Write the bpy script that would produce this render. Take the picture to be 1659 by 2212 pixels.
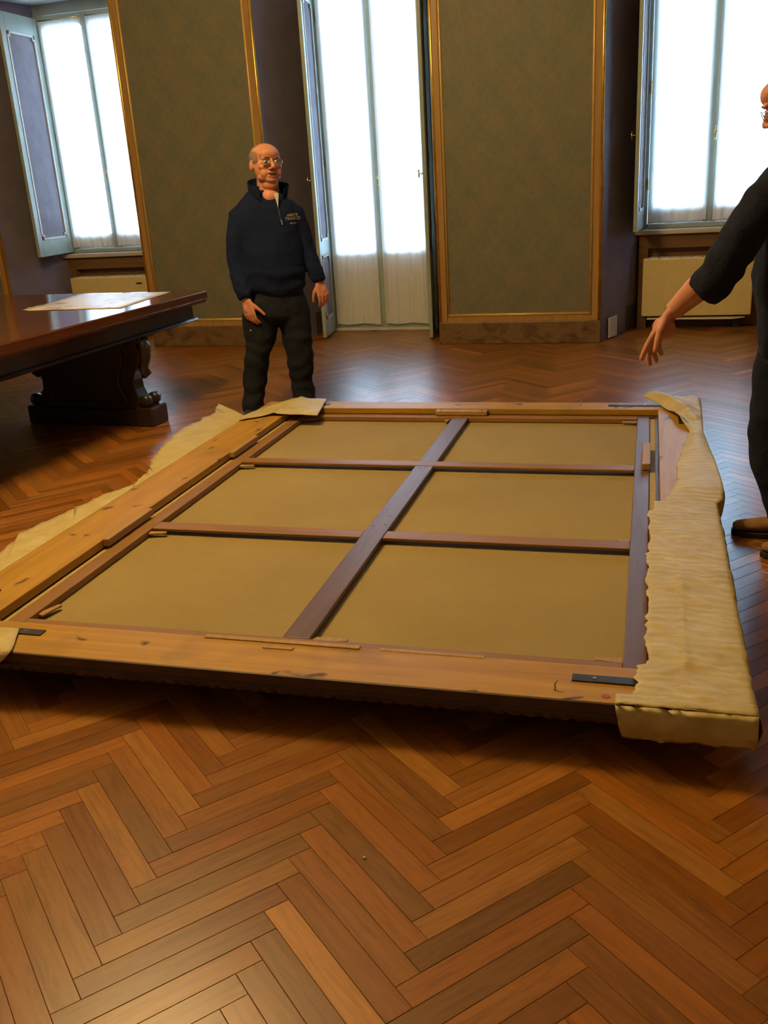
import bpy, bmesh, math, random
from mathutils import Vector, Matrix, noise, Euler
random.seed(7)
PI = math.pi
for o in list(bpy.data.objects):
    bpy.data.objects.remove(o)
SC = bpy.context.scene
COL = SC.collection

# ------------------------------------------------------------------ camera
CAM_H = 1.5
pitch, roll, yaw = 0.3423, 0.0621, 0.3112
cd = bpy.data.cameras.new('camera')
cd.sensor_fit = 'VERTICAL'; cd.sensor_height = 36.0
cd.lens = 2020.0 / 2212.0 * 36.0
cd.clip_start = 0.05; cd.clip_end = 200
cam = bpy.data.objects.new('camera', cd); COL.objects.link(cam)
f = Vector((0, math.cos(pitch), -math.sin(pitch))); r = Vector((1, 0, 0)); d = f.cross(r)
r2 = math.cos(roll) * r + math.sin(roll) * d
d2 = -math.sin(roll) * r + math.cos(roll) * d
Zr = Matrix.Rotation(yaw, 3, 'Z')
r2, d2, f2 = Zr @ r2, Zr @ d2, Zr @ f
cam.matrix_world = Matrix(((r2.x, -d2.x, -f2.x, 0), (r2.y, -d2.y, -f2.y, 0), (r2.z, -d2.z, -f2.z, CAM_H), (0, 0, 0, 1)))
SC.camera = cam

# ------------------------------------------------------------------ sky, exposure
w = bpy.data.worlds.new('overcast_sky'); SC.world = w; w.use_nodes = True
bg = w.node_tree.nodes['Background']
bg.inputs[0].default_value = (0.47, 0.69, 1.0, 1); bg.inputs[1].default_value = 29.0
SC.view_settings.view_transform = 'Standard'
SC.view_settings.look = 'None'
SC.view_settings.gamma = 1.0
SC.view_settings.use_curve_mapping = False
SC.view_settings.exposure = 0.0
LAMP_POWER = 515.0

# ------------------------------------------------------------------ room numbers
YW, YB = 8.607, 9.48          # wall face, window plane
HEAD = 3.42                   # soffit of the window niches
CEIL = 4.7
XL, XR, YN = -8.6, 4.2, -3.4

# ------------------------------------------------------------------ helpers
def new(name, me, mat=None, parent=None):
    o = bpy.data.objects.new(name, me); COL.objects.link(o)
    if mat is not None:
        me.materials.clear(); me.materials.append(mat)
    if parent is not None:
        o.parent = parent
    return o

def obj(name, bm, mat=None, parent=None, smooth=False, bevel=0.0):
    bmesh.ops.recalc_face_normals(bm, faces=bm.faces[:])
    me = bpy.data.meshes.new(name); bm.to_mesh(me); bm.free()
    if smooth:
        for p in me.polygons: p.use_smooth = True
    o = new(name, me, mat, parent)
    if bevel > 0:
        m = o.modifiers.new('bevel', 'BEVEL'); m.width = bevel; m.segments = 2; m.limit_method = 'ANGLE'
    return o

def center(o):
    """put a lone mesh's origin at its base centre"""
    me = o.data
    xs = [v.co.x for v in me.vertices]; ys = [v.co.y for v in me.vertices]; zs = [v.co.z for v in me.vertices]
    c = Vector(((min(xs) + max(xs)) / 2, (min(ys) + max(ys)) / 2, min(zs)))
    for v in me.vertices: v.co -= c
    o.location = c
    return o

def tag(o, label=None, cat=None, group=None, kind=None):
    if label: o['label'] = label
    if cat: o['category'] = cat
    if group: o['group'] = group
    if kind: o['kind'] = kind
    return o

def empty(name, loc=(0, 0, 0), rz=0.0):
    o = bpy.data.objects.new(name, None); COL.objects.link(o)
    o.location = loc; o.rotation_euler = (0, 0, rz); o.empty_display_size = 0.1
    return o

def bx(bm, x0, x1, y0, y1, z0, z1):
    v = [bm.verts.new(p) for p in ((x0, y0, z0), (x1, y0, z0), (x1, y1, z0), (x0, y1, z0), (x0, y0, z1), (x1, y0, z1), (x1, y1, z1), (x0, y1, z1))]
    for q in ((0, 3, 2, 1), (4, 5, 6, 7), (0, 1, 5, 4), (1, 2, 6, 5), (2, 3, 7, 6), (3, 0, 4, 7)):
        bm.faces.new([v[i] for i in q])
    return v

def box(*a):
    bm = bmesh.new(); bx(bm, *a); return bm

def ob(bm, a, b, t, z0, z1, off=0.0):
    """oriented box: plan segment a-b, thickness t to the left of it, from offset off"""
    a, b = Vector(a), Vector(b); dd = (b - a).normalized(); n = Vector((-dd.y, dd.x))
    P = [a + n * off, b + n * off, b + n * (off + t), a + n * (off + t)]
    prism(bm, P, z0, z1)

def prism(bm, P, z0, z1):
    lo = [bm.verts.new((p[0], p[1], z0)) for p in P]; hi = [bm.verts.new((p[0], p[1], z1)) for p in P]
    n = len(P)
    bm.faces.new(lo[::-1]); bm.faces.new(hi)
    for i in range(n):
        bm.faces.new((lo[i], lo[(i + 1) % n], hi[(i + 1) % n], hi[i]))

def prism_xz(bm, P, y0, y1):
    lo = [bm.verts.new((p[0], y0, p[1])) for p in P]; hi = [bm.verts.new((p[0], y1, p[1])) for p in P]
    n = len(P)
    bm.faces.new(lo); bm.faces.new(hi[::-1])
    for i in range(n):
        bm.faces.new((lo[i], lo[(i + 1) % n], hi[(i + 1) % n], hi[i]))

def tube(bm, pts, n=14, cap=True):
    """pts: (x,y,z,rx[,ry]) rings perpendicular to the path; rx across, ry front to back"""
    P = [Vector(p[:3]) for p in pts]; rings = []
    for i, p in enumerate(P):
        t = (P[min(i + 1, len(P) - 1)] - P[max(i - 1, 0)]).normalized()
        u = Vector((1, 0, 0)); u = u - t * u.dot(t)
        if u.length < 0.25:
            u = Vector((0, 1, 0)); u = u - t * u.dot(t)
        u.normalize(); v = t.cross(u)
        rx = pts[i][3]; ry = pts[i][4] if len(pts[i]) > 4 else rx
        rings.append([bm.verts.new(p + u * (rx * math.cos(2 * PI * k / n)) + v * (ry * math.sin(2 * PI * k / n))) for k in range(n)])
    for a, b in zip(rings, rings[1:]):
        for k in range(n):
            bm.faces.new((a[k], a[(k + 1) % n], b[(k + 1) % n], b[k]))
    if cap:
        bm.faces.new(rings[0][::-1]); bm.faces.new(rings[-1])

def ball(bm, c, rad, M=None, seg=16, rings=10):
    T = (lambda p: M @ p) if M is not None else (lambda p: p)
    c = Vector(c); rows = []
    for i in range(1, rings):
        a = PI * i / rings
        rows.append([bm.verts.new(T(c + Vector((rad[0] * math.sin(a) * math.cos(2 * PI * k / seg), rad[1] * math.sin(a) * math.sin(2 * PI * k / seg), rad[2] * math.cos(a))))) for k in range(seg)])
    t, b = bm.verts.new(T(c + Vector((0, 0, rad[2])))), bm.verts.new(T(c - Vector((0, 0, rad[2]))))
    for k in range(seg):
        j = (k + 1) % seg
        bm.faces.new((t, rows[0][k], rows[0][j])); bm.faces.new((b, rows[-1][j], rows[-1][k]))
        for r0, r1 in zip(rows, rows[1:]): bm.faces.new((r0[k], r1[k], r1[j], r0[j]))

def capsule(bm, a, b, ra, rb, n=12):
    a, b = Vector(a), Vector(b)
    tube(bm, [(*a, ra), (*b, rb)], n)
    ball(bm, a, (ra, ra, ra), seg=n, rings=8); ball(bm, b, (rb, rb, rb), seg=n, rings=8)

def remeshed(bm, voxel, smooth=4, factor=0.5):
    """one continuous surface from overlapping closed shapes"""
    bmesh.ops.recalc_face_normals(bm, faces=bm.faces[:])
    me = bpy.data.meshes.new('tmp'); bm.to_mesh(me); bm.free()
    o = bpy.data.objects.new('tmp', me); COL.objects.link(o)
    m = o.modifiers.new('r', 'REMESH'); m.mode = 'VOXEL'; m.voxel_size = voxel; m.adaptivity = 0
    if smooth:
        s = o.modifiers.new('s', 'SMOOTH'); s.factor = factor; s.iterations = smooth
    dg = bpy.context.evaluated_depsgraph_get(); dg.update()
    out = bpy.data.meshes.new_from_object(o.evaluated_get(dg))
    bpy.data.objects.remove(o); bpy.data.meshes.remove(me)
    for p in out.polygons: p.use_smooth = True
    return out

def sheet(bm, rows, thick=0.004):
    """closed thin sheet from a grid of points"""
    top = [[bm.verts.new(p) for p in row] for row in rows]
    bot = [[bm.verts.new(Vector(p) - Vector((0, 0, thick))) for p in row] for row in rows]
    nr, nc = len(rows), len(rows[0])
    for i in range(nr - 1):
        for j in range(nc - 1):
            bm.faces.new((top[i][j], top[i][j + 1], top[i + 1][j + 1], top[i + 1][j]))
            bm.faces.new((bot[i][j], bot[i + 1][j], bot[i + 1][j + 1], bot[i][j + 1]))
    for i in range(nr - 1):
        bm.faces.new((top[i][0], top[i + 1][0], bot[i + 1][0], bot[i][0]))
        bm.faces.new((top[i][-1], bot[i][-1], bot[i + 1][-1], top[i + 1][-1]))
    for j in range(nc - 1):
        bm.faces.new((top[0][j], bot[0][j], bot[0][j + 1], top[0][j + 1]))
        bm.faces.new((top[-1][j], top[-1][j + 1], bot[-1][j + 1], bot[-1][j]))

# ------------------------------------------------------------------ materials
def mat_new(name):
    m = bpy.data.materials.new(name); m.use_nodes = True
    nt = m.node_tree; b = nt.nodes['Principled BSDF']
    return m, nt, b

def nd(nt, typ, **kw):
    n = nt.nodes.new(typ)
    for k, v in kw.items(): setattr(n, k, v)
    return n

def ramp(nt, fac, stops):
    n = nd(nt, 'ShaderNodeValToRGB'); e = n.color_ramp.elements
    while len(e) < len(stops): e.new(0.5)
    for i, (p, c) in enumerate(stops):
        e[i].position = p; e[i].color = (*c, 1)
    nt.links.new(fac, n.inputs[0]); return n.outputs[0]

def mapping(nt, scale=(1, 1, 1), coord='Object', loc=(0, 0, 0), rot=(0, 0, 0)):
    tc = nd(nt, 'ShaderNodeTexCoord'); mp = nd(nt, 'ShaderNodeMapping')
    mp.inputs['Scale'].default_value = scale; mp.inputs['Location'].default_value = loc; mp.inputs['Rotation'].default_value = rot
    nt.links.new(tc.outputs[coord], mp.inputs[0]); return mp.outputs[0]

def noise_t(nt, vec, scale=5, detail=4, rough=0.6, dist=0):
    n = nd(nt, 'ShaderNodeTexNoise'); n.inputs['Scale'].default_value = scale; n.inputs['Detail'].default_value = detail
    n.inputs['Roughness'].default_value = rough; n.inputs['Distortion'].default_value = dist
    nt.links.new(vec, n.inputs['Vector']); return n.outputs[0]

def mixc(nt, fac, a, b, typ='MIX'):
    n = nd(nt, 'ShaderNodeMix', data_type='RGBA', blend_type=typ)
    if isinstance(fac, (int, float)): n.inputs[0].default_value = fac
    else: nt.links.new(fac, n.inputs[0])
    for i, v in ((6, a), (7, b)):
        if isinstance(v, tuple): n.inputs[i].default_value = (*v, 1)
        else: nt.links.new(v, n.inputs[i])
    return n.outputs[2]

def bump(nt, b, h, strength=0.2, dist=0.01):
    n = nd(nt, 'ShaderNodeBump'); n.inputs['Strength'].default_value = strength; n.inputs['Distance'].default_value = dist
    nt.links.new(h, n.inputs['Height']); nt.links.new(n.outputs[0], b.inputs['Normal'])

def plain(name, col, rough=0.6, var=0.15, scale=8, metal=0.0, bmp=0.0, bscale=60, spec=0.5):
    m, nt, b = mat_new(name)
    v = mapping(nt); n = noise_t(nt, v, scale, 4)
    lo = tuple(c * (1 - var) for c in col); hi = tuple(min(1, c * (1 + var)) for c in col)
    nt.links.new(ramp(nt, n, [(0.3, lo), (0.7, hi)]), b.inputs['Base Color'])
    b.inputs['Roughness'].default_value = rough; b.inputs['Metallic'].default_value = metal
    b.inputs['Specular IOR Level'].default_value = spec
    if bmp: bump(nt, b, noise_t(nt, v, bscale, 3), bmp, 0.004)
    return m

def wood(name, dark, light, axis='X', rough=0.5, fine=1.0, spots=0.0, stain=0.0):
    m, nt, b = mat_new(name)
    s = {'X': (1.2, 22, 22), 'Y': (22, 1.2, 22), 'Z': (22, 22, 1.2)}[axis]
    v = mapping(nt, tuple(k * fine for k in s))
    n = noise_t(nt, v, 2.2, 7, 0.62, 0.6)
    col = ramp(nt, n, [(0.28, dark), (0.72, light)])
    v2 = mapping(nt)
    if stain:
        n2 = noise_t(nt, v2, 2.6, 3)
        col = mixc(nt, ramp(nt, n2, [(0.52, (0, 0, 0)), (0.78, (stain,) * 3)]), col, tuple(c * 0.45 for c in dark))
    if spots:
        vo = nd(nt, 'ShaderNodeTexVoronoi', voronoi_dimensions='2D'); vo.inputs['Scale'].default_value = 4.2
        ss = {'X': (0.55, 1.3, 1.0), 'Y': (1.3, 0.55, 1.0), 'Z': (1.3, 1.3, 0.55)}[axis]
        wob = nd(nt, 'ShaderNodeTexNoise'); wob.inputs['Scale'].default_value = 7.0; nt.links.new(mapping(nt), wob.inputs['Vector'])
        nt.links.new(mixc(nt, 0.22, mapping(nt, ss), wob.outputs['Color'], 'ADD'), vo.inputs['Vector'])
        col = mixc(nt, ramp(nt, vo.outputs['Distance'], [(0.035, (spots,) * 3), (0.10, (0, 0, 0))]), col, (0.05, 0.022, 0.008))
    nt.links.new(col, b.inputs['Base Color']); b.inputs['Roughness'].default_value = rough
    b.inputs['Specular IOR Level'].default_value = 0.5 if rough < 0.35 else 0.3
    bump(nt, b, n, 0.12, 0.004)
    return m

def plank_mat(name, individual):
    m, nt, b = mat_new(name)
    if individual:
        oi = nd(nt, 'ShaderNodeObjectInfo'); base = oi.outputs['Color']
        tc = nd(nt, 'ShaderNodeTexCoord'); add = nd(nt, 'ShaderNodeVectorMath', operation='ADD')
        sc = nd(nt, 'ShaderNodeVectorMath', operation='SCALE'); sc.inputs['Scale'].default_value = 3.0
        cmb = nd(nt, 'ShaderNodeCombineXYZ'); 
        for i in range(3): nt.links.new(oi.outputs['Random'], cmb.inputs[i])
        nt.links.new(cmb.outputs[0], sc.inputs[0]); nt.links.new(tc.outputs['Object'], add.inputs[0]); nt.links.new(sc.outputs[0], add.inputs[1])
        mp = nd(nt, 'ShaderNodeMapping'); mp.inputs['Scale'].default_value = (2.4, 26, 26); nt.links.new(add.outputs[0], mp.inputs[0])
        v = mp.outputs[0]
    else:
        at = nd(nt, 'ShaderNodeVertexColor'); at.layer_name = 'tone'; base = at.outputs[0]
        v = mapping(nt, (14, 14, 14))
    n = noise_t(nt, v, 2.4, 8, 0.7, 0.5)
    col = mixc(nt, 1.0, base, ramp(nt, n, [(0.25, (0.55, 0.5, 0.45)), (0.5, (0.95, 0.93, 0.9)), (0.8, (1.3, 1.28, 1.2))]), 'MULTIPLY')
    nt.links.new(col, b.inputs['Base Color'])
    b.inputs['Roughness'].default_value = 0.34; b.inputs['Specular IOR Level'].default_value = 0.42
    rr = ramp(nt, noise_t(nt, mapping(nt, (0.8, 0.8, 0.8)), 1.5, 3), [(0.2, (0.27,) * 3), (0.85, (0.35,) * 3)])
    nt.links.new(rr, b.inputs['Roughness'])
    bump(nt, b, n, 0.08, 0.002)
    return m

def wallpaper_mat():
    m, nt, b = mat_new('green_damask_wallpaper')
    tc = nd(nt, 'ShaderNodeTexCoord'); sp = nd(nt, 'ShaderNodeSeparateXYZ'); nt.links.new(tc.outputs['Object'], sp.inputs[0])
    def M(op, a, bb=None):
        n = nd(nt, 'ShaderNodeMath', operation=op)
        for i, q in ((0, a), (1, bb)):
            if q is None: continue
            if isinstance(q, (int, float)): n.inputs[i].default_value = q
            else: nt.links.new(q, n.inputs[i])
        return n.outputs[0]
    wv_ = noise_t(nt, mapping(nt, (1, 1, 1)), 5, 2)
    x, z = M('ADD', sp.outputs[0], M('MULTIPLY', wv_, 0.10)), M('ADD', sp.outputs[2], M('MULTIPLY', wv_, 0.12))
    a = M('MULTIPLY', M('SINE', M('MULTIPLY', x, 2 * PI / 0.36)), M('SINE', M('MULTIPLY', z, 2 * PI / 0.52)))
    c = M('MULTIPLY', M('COSINE', M('MULTIPLY', x, 2 * PI / 0.12)), M('COSINE', M('MULTIPLY', z, 2 * PI / 0.13)))
    e = M('COSINE', M('ADD', M('MULTIPLY', x, 2 * PI / 0.06), M('MULTIPLY', M('SINE', M('MULTIPLY', z, 2 * PI / 0.26)), 3.0)))
    s = M('ADD', M('ADD', a, M('MULTIPLY', c, 0.7)), M('MULTIPLY', e, 0.45))
    fac = M('ADD', M('MULTIPLY', s, 0.14), noise_t(nt, mapping(nt, (1, 1, 1)), 9, 3, 0.6, 0.4))
    col = ramp(nt, fac, [(0.25, (0.140, 0.148, 0.114)), (0.75, (0.190, 0.164, 0.112))])
    n2 = noise_t(nt, mapping(nt, (1, 1, 1)), 160, 2)
    col = mixc(nt, 1.0, col, ramp(nt, n2, [(0.3, (0.8,) * 3), (0.7, (1.15,) * 3)]), 'MULTIPLY')
    nt.links.new(col, b.inputs['Base Color'])
    b.inputs['Roughness'].default_value = 0.55; b.inputs['Specular IOR Level'].default_value = 0.3
    return m

def marble_mat():
    m, nt, b = mat_new('painted_brown_marble')
    v = mapping(nt, (1, 1, 1.6)); n = noise_t(nt, v, 3.2, 6, 0.65, 1.6)
    col = ramp(nt, n, [(0.30, (0.045, 0.024, 0.014)), (0.44, (0.13, 0.072, 0.034)), (0.56, (0.18, 0.105, 0.05)), (0.70, (0.12, 0.065, 0.030))])
    nt.links.new(col, b.inputs['Base Color']); b.inputs['Roughness'].default_value = 0.42
    return m

def curtain_mat():
    m, nt, b = mat_new('sheer_white_curtain')
    out = nt.nodes['Material Output']
    tr = nd(nt, 'ShaderNodeBsdfTransparent'); tr.inputs[0].default_value = (1, 1, 1, 1)
    tl = nd(nt, 'ShaderNodeBsdfTranslucent'); tl.inputs[0].default_value = (0.86, 0.86, 0.84, 1)
    df = nd(nt, 'ShaderNodeBsdfDiffuse'); df.inputs[0].default_value = (0.92, 0.91, 0.89, 1)
    m1 = nd(nt, 'ShaderNodeMixShader'); m1.inputs[0].default_value = 0.5
    m2 = nd(nt, 'ShaderNodeMixShader'); m2.inputs[0].default_value = 0.62
    nt.links.new(tl.outputs[0], m1.inputs[1]); nt.links.new(df.outputs[0], m1.inputs[2])
    nt.links.new(tr.outputs[0], m2.inputs[1]); nt.links.new(m1.outputs[0], m2.inputs[2])
    # thread count varies a little
    n = noise_t(nt, mapping(nt, (30, 1, 1)), 3, 2)
    rr = nd(nt, 'ShaderNodeMapRange'); rr.inputs[3].default_value = 0.76; rr.inputs[4].default_value = 0.88
    nt.links.new(n, rr.inputs[0]); nt.links.new(rr.outputs[0], m2.inputs[0])
    nt.links.new(m2.outputs[0], out.inputs[0])
    return m

def glass_mat():
    m, nt, b = mat_new('window_glass')
    out = nt.nodes['Material Output']
    tr = nd(nt, 'ShaderNodeBsdfTransparent'); tr.inputs[0].default_value = (0.95, 0.97, 0.96, 1)
    gl = nd(nt, 'ShaderNodeBsdfGlossy'); gl.inputs['Roughness'].default_value = 0.02
    fr = nd(nt, 'ShaderNodeFresnel'); fr.inputs[0].default_value = 1.45
    mx = nd(nt, 'ShaderNodeMixShader')
    nt.links.new(fr.outputs[0], mx.inputs[0]); nt.links.new(tr.outputs[0], mx.inputs[1]); nt.links.new(gl.outputs[0], mx.inputs[2])
    nt.links.new(mx.outputs[0], out.inputs[0])
    return m

def foam_mat():
    m, nt, b = mat_new('pale_yellow_packing_foam')
    v = mapping(nt)
    n = noise_t(nt, v, 9, 5)
    nt.links.new(ramp(nt, n, [(0.3, (0.43, 0.325, 0.115)), (0.7, (0.53, 0.44, 0.225))]), b.inputs['Base Color'])
    b.inputs['Roughness'].default_value = 0.55; b.inputs['Specular IOR Level'].default_value = 0.35
    wv = nd(nt, 'ShaderNodeTexWave', bands_direction='Y'); wv.inputs['Scale'].default_value = 7; wv.inputs['Distortion'].default_value = 9.0
    wv.inputs['Detail'].default_value = 3
    nt.links.new(v, wv.inputs['Vector'])
    ad = nd(nt, 'ShaderNodeMath', operation='ADD'); nt.links.new(wv.outputs['Fac'], ad.inputs[0]); nt.links.new(noise_t(nt, mapping(nt, (5, 22, 10)), 3.0, 6, 0.65, 1.0), ad.inputs[1])
    bump(nt, b, ad.outputs[0], 0.20, 0.006)
    return m

def fabric(name, col, var=0.25, bs=0.5, rough=0.95):
    m, nt, b = mat_new(name)
    v = mapping(nt); n = noise_t(nt, v, 6, 4)
    nt.links.new(ramp(nt, n, [(0.3, tuple(c * (1 - var) for c in col)), (0.7, tuple(c * (1 + var) for c in col))]), b.inputs['Base Color'])
    b.inputs['Roughness'].default_value = rough; b.inputs['Specular IOR Level'].default_value = 0.2
    bump(nt, b, noise_t(nt, v, 14, 5), bs, 0.02)
    return m

def linen_mat():
    m, nt, b = mat_new('raw_linen_canvas')
    v = mapping(nt)
    col = ramp(nt, noise_t(nt, v, 1.4, 4), [(0.3, (0.232, 0.166, 0.064)), (0.7, (0.272, 0.200, 0.082))])
    wv = noise_t(nt, mapping(nt, (1, 0.06, 1)), 420, 2); wh = noise_t(nt, mapping(nt, (0.06, 1, 1)), 420, 2)
    ad = nd(nt, 'ShaderNodeMath', operation='ADD'); nt.links.new(wv, ad.inputs[0]); nt.links.new(wh, ad.inputs[1])
    col = mixc(nt, 1.0, col, ramp(nt, ad.outputs[0], [(0.0, (0.72,) * 3), (1.0, (1.22,) * 3)]), 'MULTIPLY')
    nt.links.new(col, b.inputs['Base Color']); b.inputs['Roughness'].default_value = 0.9; b.inputs['Specular IOR Level'].default_value = 0.2
    return m

def emit(name, col, s):
    m, nt, b = mat_new(name)
    b.inputs['Emission Color'].default_value = (*col, 1); b.inputs['Emission Strength'].default_value = s
    return m

M = {}
M['plaster'] = plain('cream_plaster', (0.55, 0.50, 0.38), 0.85, 0.05)
M['soffit'] = plain('white_plaster_soffit', (0.66, 0.66, 0.62), 0.85, 0.04)
M['wallpaper'] = wallpaper_mat()
M['taupe'] = plain('taupe_painted_panelling', (0.165, 0.146, 0.205), 0.5, 0.12, 5)
M['apron'] = wood('brown_wood_apron', (0.12, 0.06, 0.028), (0.20, 0.105, 0.048), 'X', 0.5, 0.6)
M['trimwood'] = wood('honey_trim_wood', (0.30, 0.165, 0.055), (0.42, 0.25, 0.09), 'Z', 0.4, 0.6)
M['gold'] = plain('gilded_bead', (0.80, 0.50, 0.10), 0.28, 0.2, 10, 0.9)
M['palegold'] = plain('pale_gold_bead', (0.62, 0.42, 0.14), 0.4, 0.12, 10, 0.25)
M['marble'] = marble_mat()
M['darkskirt'] = plain('dark_grey_skirting', (0.06, 0.055, 0.05), 0.5, 0.2)
M['stone'] = plain('pale_stone_sill', (0.50, 0.46, 0.40), 0.45, 0.1, 12)
M['green'] = plain('grey_green_paint', (0.285, 0.345, 0.305), 0.42, 0.1, 6)
M['shutterpanel'] = fabric('mauve_grey_linen_panel', (0.215, 0.195, 0.225), 0.12, 0.15)
M['moulding'] = plain('pale_moulding_paint', (0.50, 0.50, 0.42), 0.4, 0.1)
M['curtain'] = curtain_mat()
M['glass'] = glass_mat()
M['brass'] = plain('polished_brass', (0.80, 0.62, 0.30), 0.25, 0.1, 10, 1.0)
M['cream'] = plain('cream_enamel', (0.66, 0.54, 0.27), 0.45, 0.05)
M['black'] = plain('black_plastic', (0.02, 0.02, 0.02), 0.5, 0.1)
M['white'] = plain('white_plastic', (0.7, 0.68, 0.62), 0.45, 0.04)
M['subfloor'] = plain('dark_floor_joint', (0.075, 0.032, 0.009), 0.7, 0.2)
M['plank'] = plank_mat('oak_parquet_block', True)
M['plankfield'] = plank_mat('oak_parquet_field', False)
M['pineX'] = wood('yellow_pine_lengthwise', (0.31, 0.155, 0.014), (0.47, 0.255, 0.028), 'X', 0.5, 0.5, 0.9, 0.75)
M['pineY'] = wood('yellow_pine_crosswise', (0.31, 0.155, 0.014), (0.47, 0.255, 0.028), 'Y', 0.5, 0.5, 0.8, 0.4)
M['stretchX'] = wood('orange_brown_stretcher_wood', (0.20, 0.095, 0.026), (0.30, 0.150, 0.044), 'X', 0.5, 0.6)
M['stretchY'] = wood('orange_brown_stretcher_rail', (0.20, 0.095, 0.026), (0.30, 0.150, 0.044), 'Y', 0.5, 0.6)
M['umberY'] = wood('purplish_brown_bar', (0.105, 0.056, 0.036), (0.165, 0.095, 0.064), 'Y', 0.45, 0.7)
M['block'] = wood('pale_offcut_wood', (0.30, 0.165, 0.05), (0.42, 0.25, 0.085), 'Y', 0.55, 0.8)
M['iron'] = plain('dark_iron_plate', (0.05, 0.048, 0.045), 0.45, 0.3, 20, 0.6)
M['carved'] = plain('dark_carved_frame_wood', (0.05, 0.026, 0.016), 0.5, 0.3, 12)
M['linen'] = linen_mat()
M['linenrim'] = plain('pale_rebate_lining', (0.40, 0.29, 0.10), 0.8, 0.1, 20)
M['foam'] = foam_mat()
M['mahogany'] = wood('polished_mahogany', (0.065, 0.018, 0.009), (0.12, 0.04, 0.018), 'Y', 0.10, 0.35)
M['ebony'] = wood('dark_carved_walnut', (0.018, 0.010, 0.007), (0.036, 0.020, 0.013), 'Z', 0.32, 0.5)
M['skin'] = fabric('skin', (0.52, 0.225, 0.15), 0.12, 0.06, 0.5)
M['lip'] = plain('lip', (0.40, 0.14, 0.11), 0.5)
M['mouth'] = plain('mouth_interior', (0.05, 0.012, 0.012), 0.6)
M['eye'] = plain('eye_white', (0.6, 0.57, 0.52), 0.2, 0.02)
M['iris'] = plain('eye_iris', (0.03, 0.022, 0.018), 0.2)
M['hair'] = fabric('short_grey_hair', (0.235, 0.165, 0.125), 0.3, 0.5)
M['brow'] = fabric('eyebrow_hair', (0.13, 0.09, 0.07), 0.3, 0.5)
M['navy'] = fabric('navy_fleece', (0.005, 0.010, 0.038), 0.3, 0.55)
M['trouser'] = fabric('dark_work_cotton', (0.011, 0.013, 0.020), 0.3, 0.6)
M['jacket'] = fabric('dark_blue_overall_cotton', (0.011, 0.014, 0.030), 0.3, 0.6)
M['shirt'] = fabric('white_undershirt', (0.62, 0.58, 0.46), 0.06, 0.2)
M['shoe'] = plain('black_shoe_leather', (0.02, 0.02, 0.022), 0.5)
M['suede'] = fabric('tan_suede', (0.27, 0.145, 0.06), 0.2, 0.3)
M['sole'] = plain('dark_rubber_sole', (0.02, 0.017, 0.015), 0.7)
M['thread'] = plain('beige_embroidery', (0.45, 0.38, 0.28), 0.8)
M['lens'] = glass_mat(); M['lens'].name = 'spectacle_lens'
M['steel'] = plain('steel_wire', (0.5, 0.5, 0.52), 0.3, 0.05, 10, 1.0)

def paper_mat():
    m, nt, b = mat_new('printed_map_paper')
    v = mapping(nt); n = noise_t(nt, v, 5.5, 6, 0.7, 0.8)
    col = ramp(nt, n, [(0.36, (0.09, 0.07, 0.06)), (0.43, (0.50, 0.40, 0.25)), (0.55, (0.66, 0.56, 0.37)), (0.66, (0.46, 0.41, 0.31))])
    sp = nd(nt, 'ShaderNodeTexCoord')
    nt.links.new(col, b.inputs['Base Color']); b.inputs['Roughness'].default_value = 0.4
    return m
M['paper'] = paper_mat()
M['outside'] = plain('grey_street', (0.42, 0.42, 0.40), 0.9)

# ------------------------------------------------------------------ room shell
WIN = [  # name, centre, casement half width, niche half width at wall, kind
    ('window_1', -5.955, 0.56, 0.825, 'sill'),
    ('window_2', -2.905, 0.53, 0.805, 'door'),
    ('window_3', 0.260, 0.56, 0.895, 'sill')]
YO = YB + 0.16                 # outer wall face behind the casements
def shell():
    bm = bmesh.new()
    edges = [XL - 0.2]
    for _, c, h, n, k in WIN: edges += [c - n, c + n]
    edges.append(XR + 0.2)
    backs = [XL - 0.2]
    for _, c, h, n, k in WIN: backs += [c - h - 0.05, c + h + 0.05]
    backs.append(XR + 0.2)
    for i in range(0, len(edges), 2):
        prism(bm, [(edges[i], YW), (edges[i + 1], YW), (backs[i + 1], YB - 0.02), (backs[i + 1], YO), (backs[i], YO), (backs[i], YB - 0.02)], 0, HEAD)
    bx(bm, XL - 0.2, XR + 0.2, YW, YO, HEAD, CEIL)
    wall = obj('wall_front', bm, M['taupe']); tag(wall, kind='structure')
    return wall, edges, backs
wall_front, EDG, BCK = shell()

bm = bmesh.new(); bx(bm, XL - 0.2, XL, YN, YW, 0, CEIL); tag(obj('wall_left', bm, M['plaster']), kind='structure')
bm = bmesh.new(); bx(bm, XR, XR + 0.2, YN, YW, 0, CEIL); tag(obj('wall_right', bm, M['plaster']), kind='structure')
bm = bmesh.new(); bx(bm, XL - 0.2, XR + 0.2, YN - 0.2, YN, 0, CEIL); tag(obj('wall_back', bm, M['plaster']), kind='structure')
bm = bmesh.new(); bx(bm, XL - 0.2, XR + 0.2, YN - 0.2, YO, CEIL, CEIL + 0.2); tag(obj('ceiling', bm, M['plaster']), kind='structure')
for i, (nm, c, h, n, k) in enumerate(WIN):
    bm = bmesh.new(); prism(bm, [(c - n + .004, YW + .004), (c + n - .004, YW + .004), (c + h + .04, YB), (c - h - .04, YB)], HEAD - 0.012, HEAD - 0.001)
    obj('soffit', bm, M['soffit'], wall_front)
tag(center(obj('street_ground', box(-60, 60, YO + 1.0, 120, -6.2, -6.0), M['outside'])), kind='structure')

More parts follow.
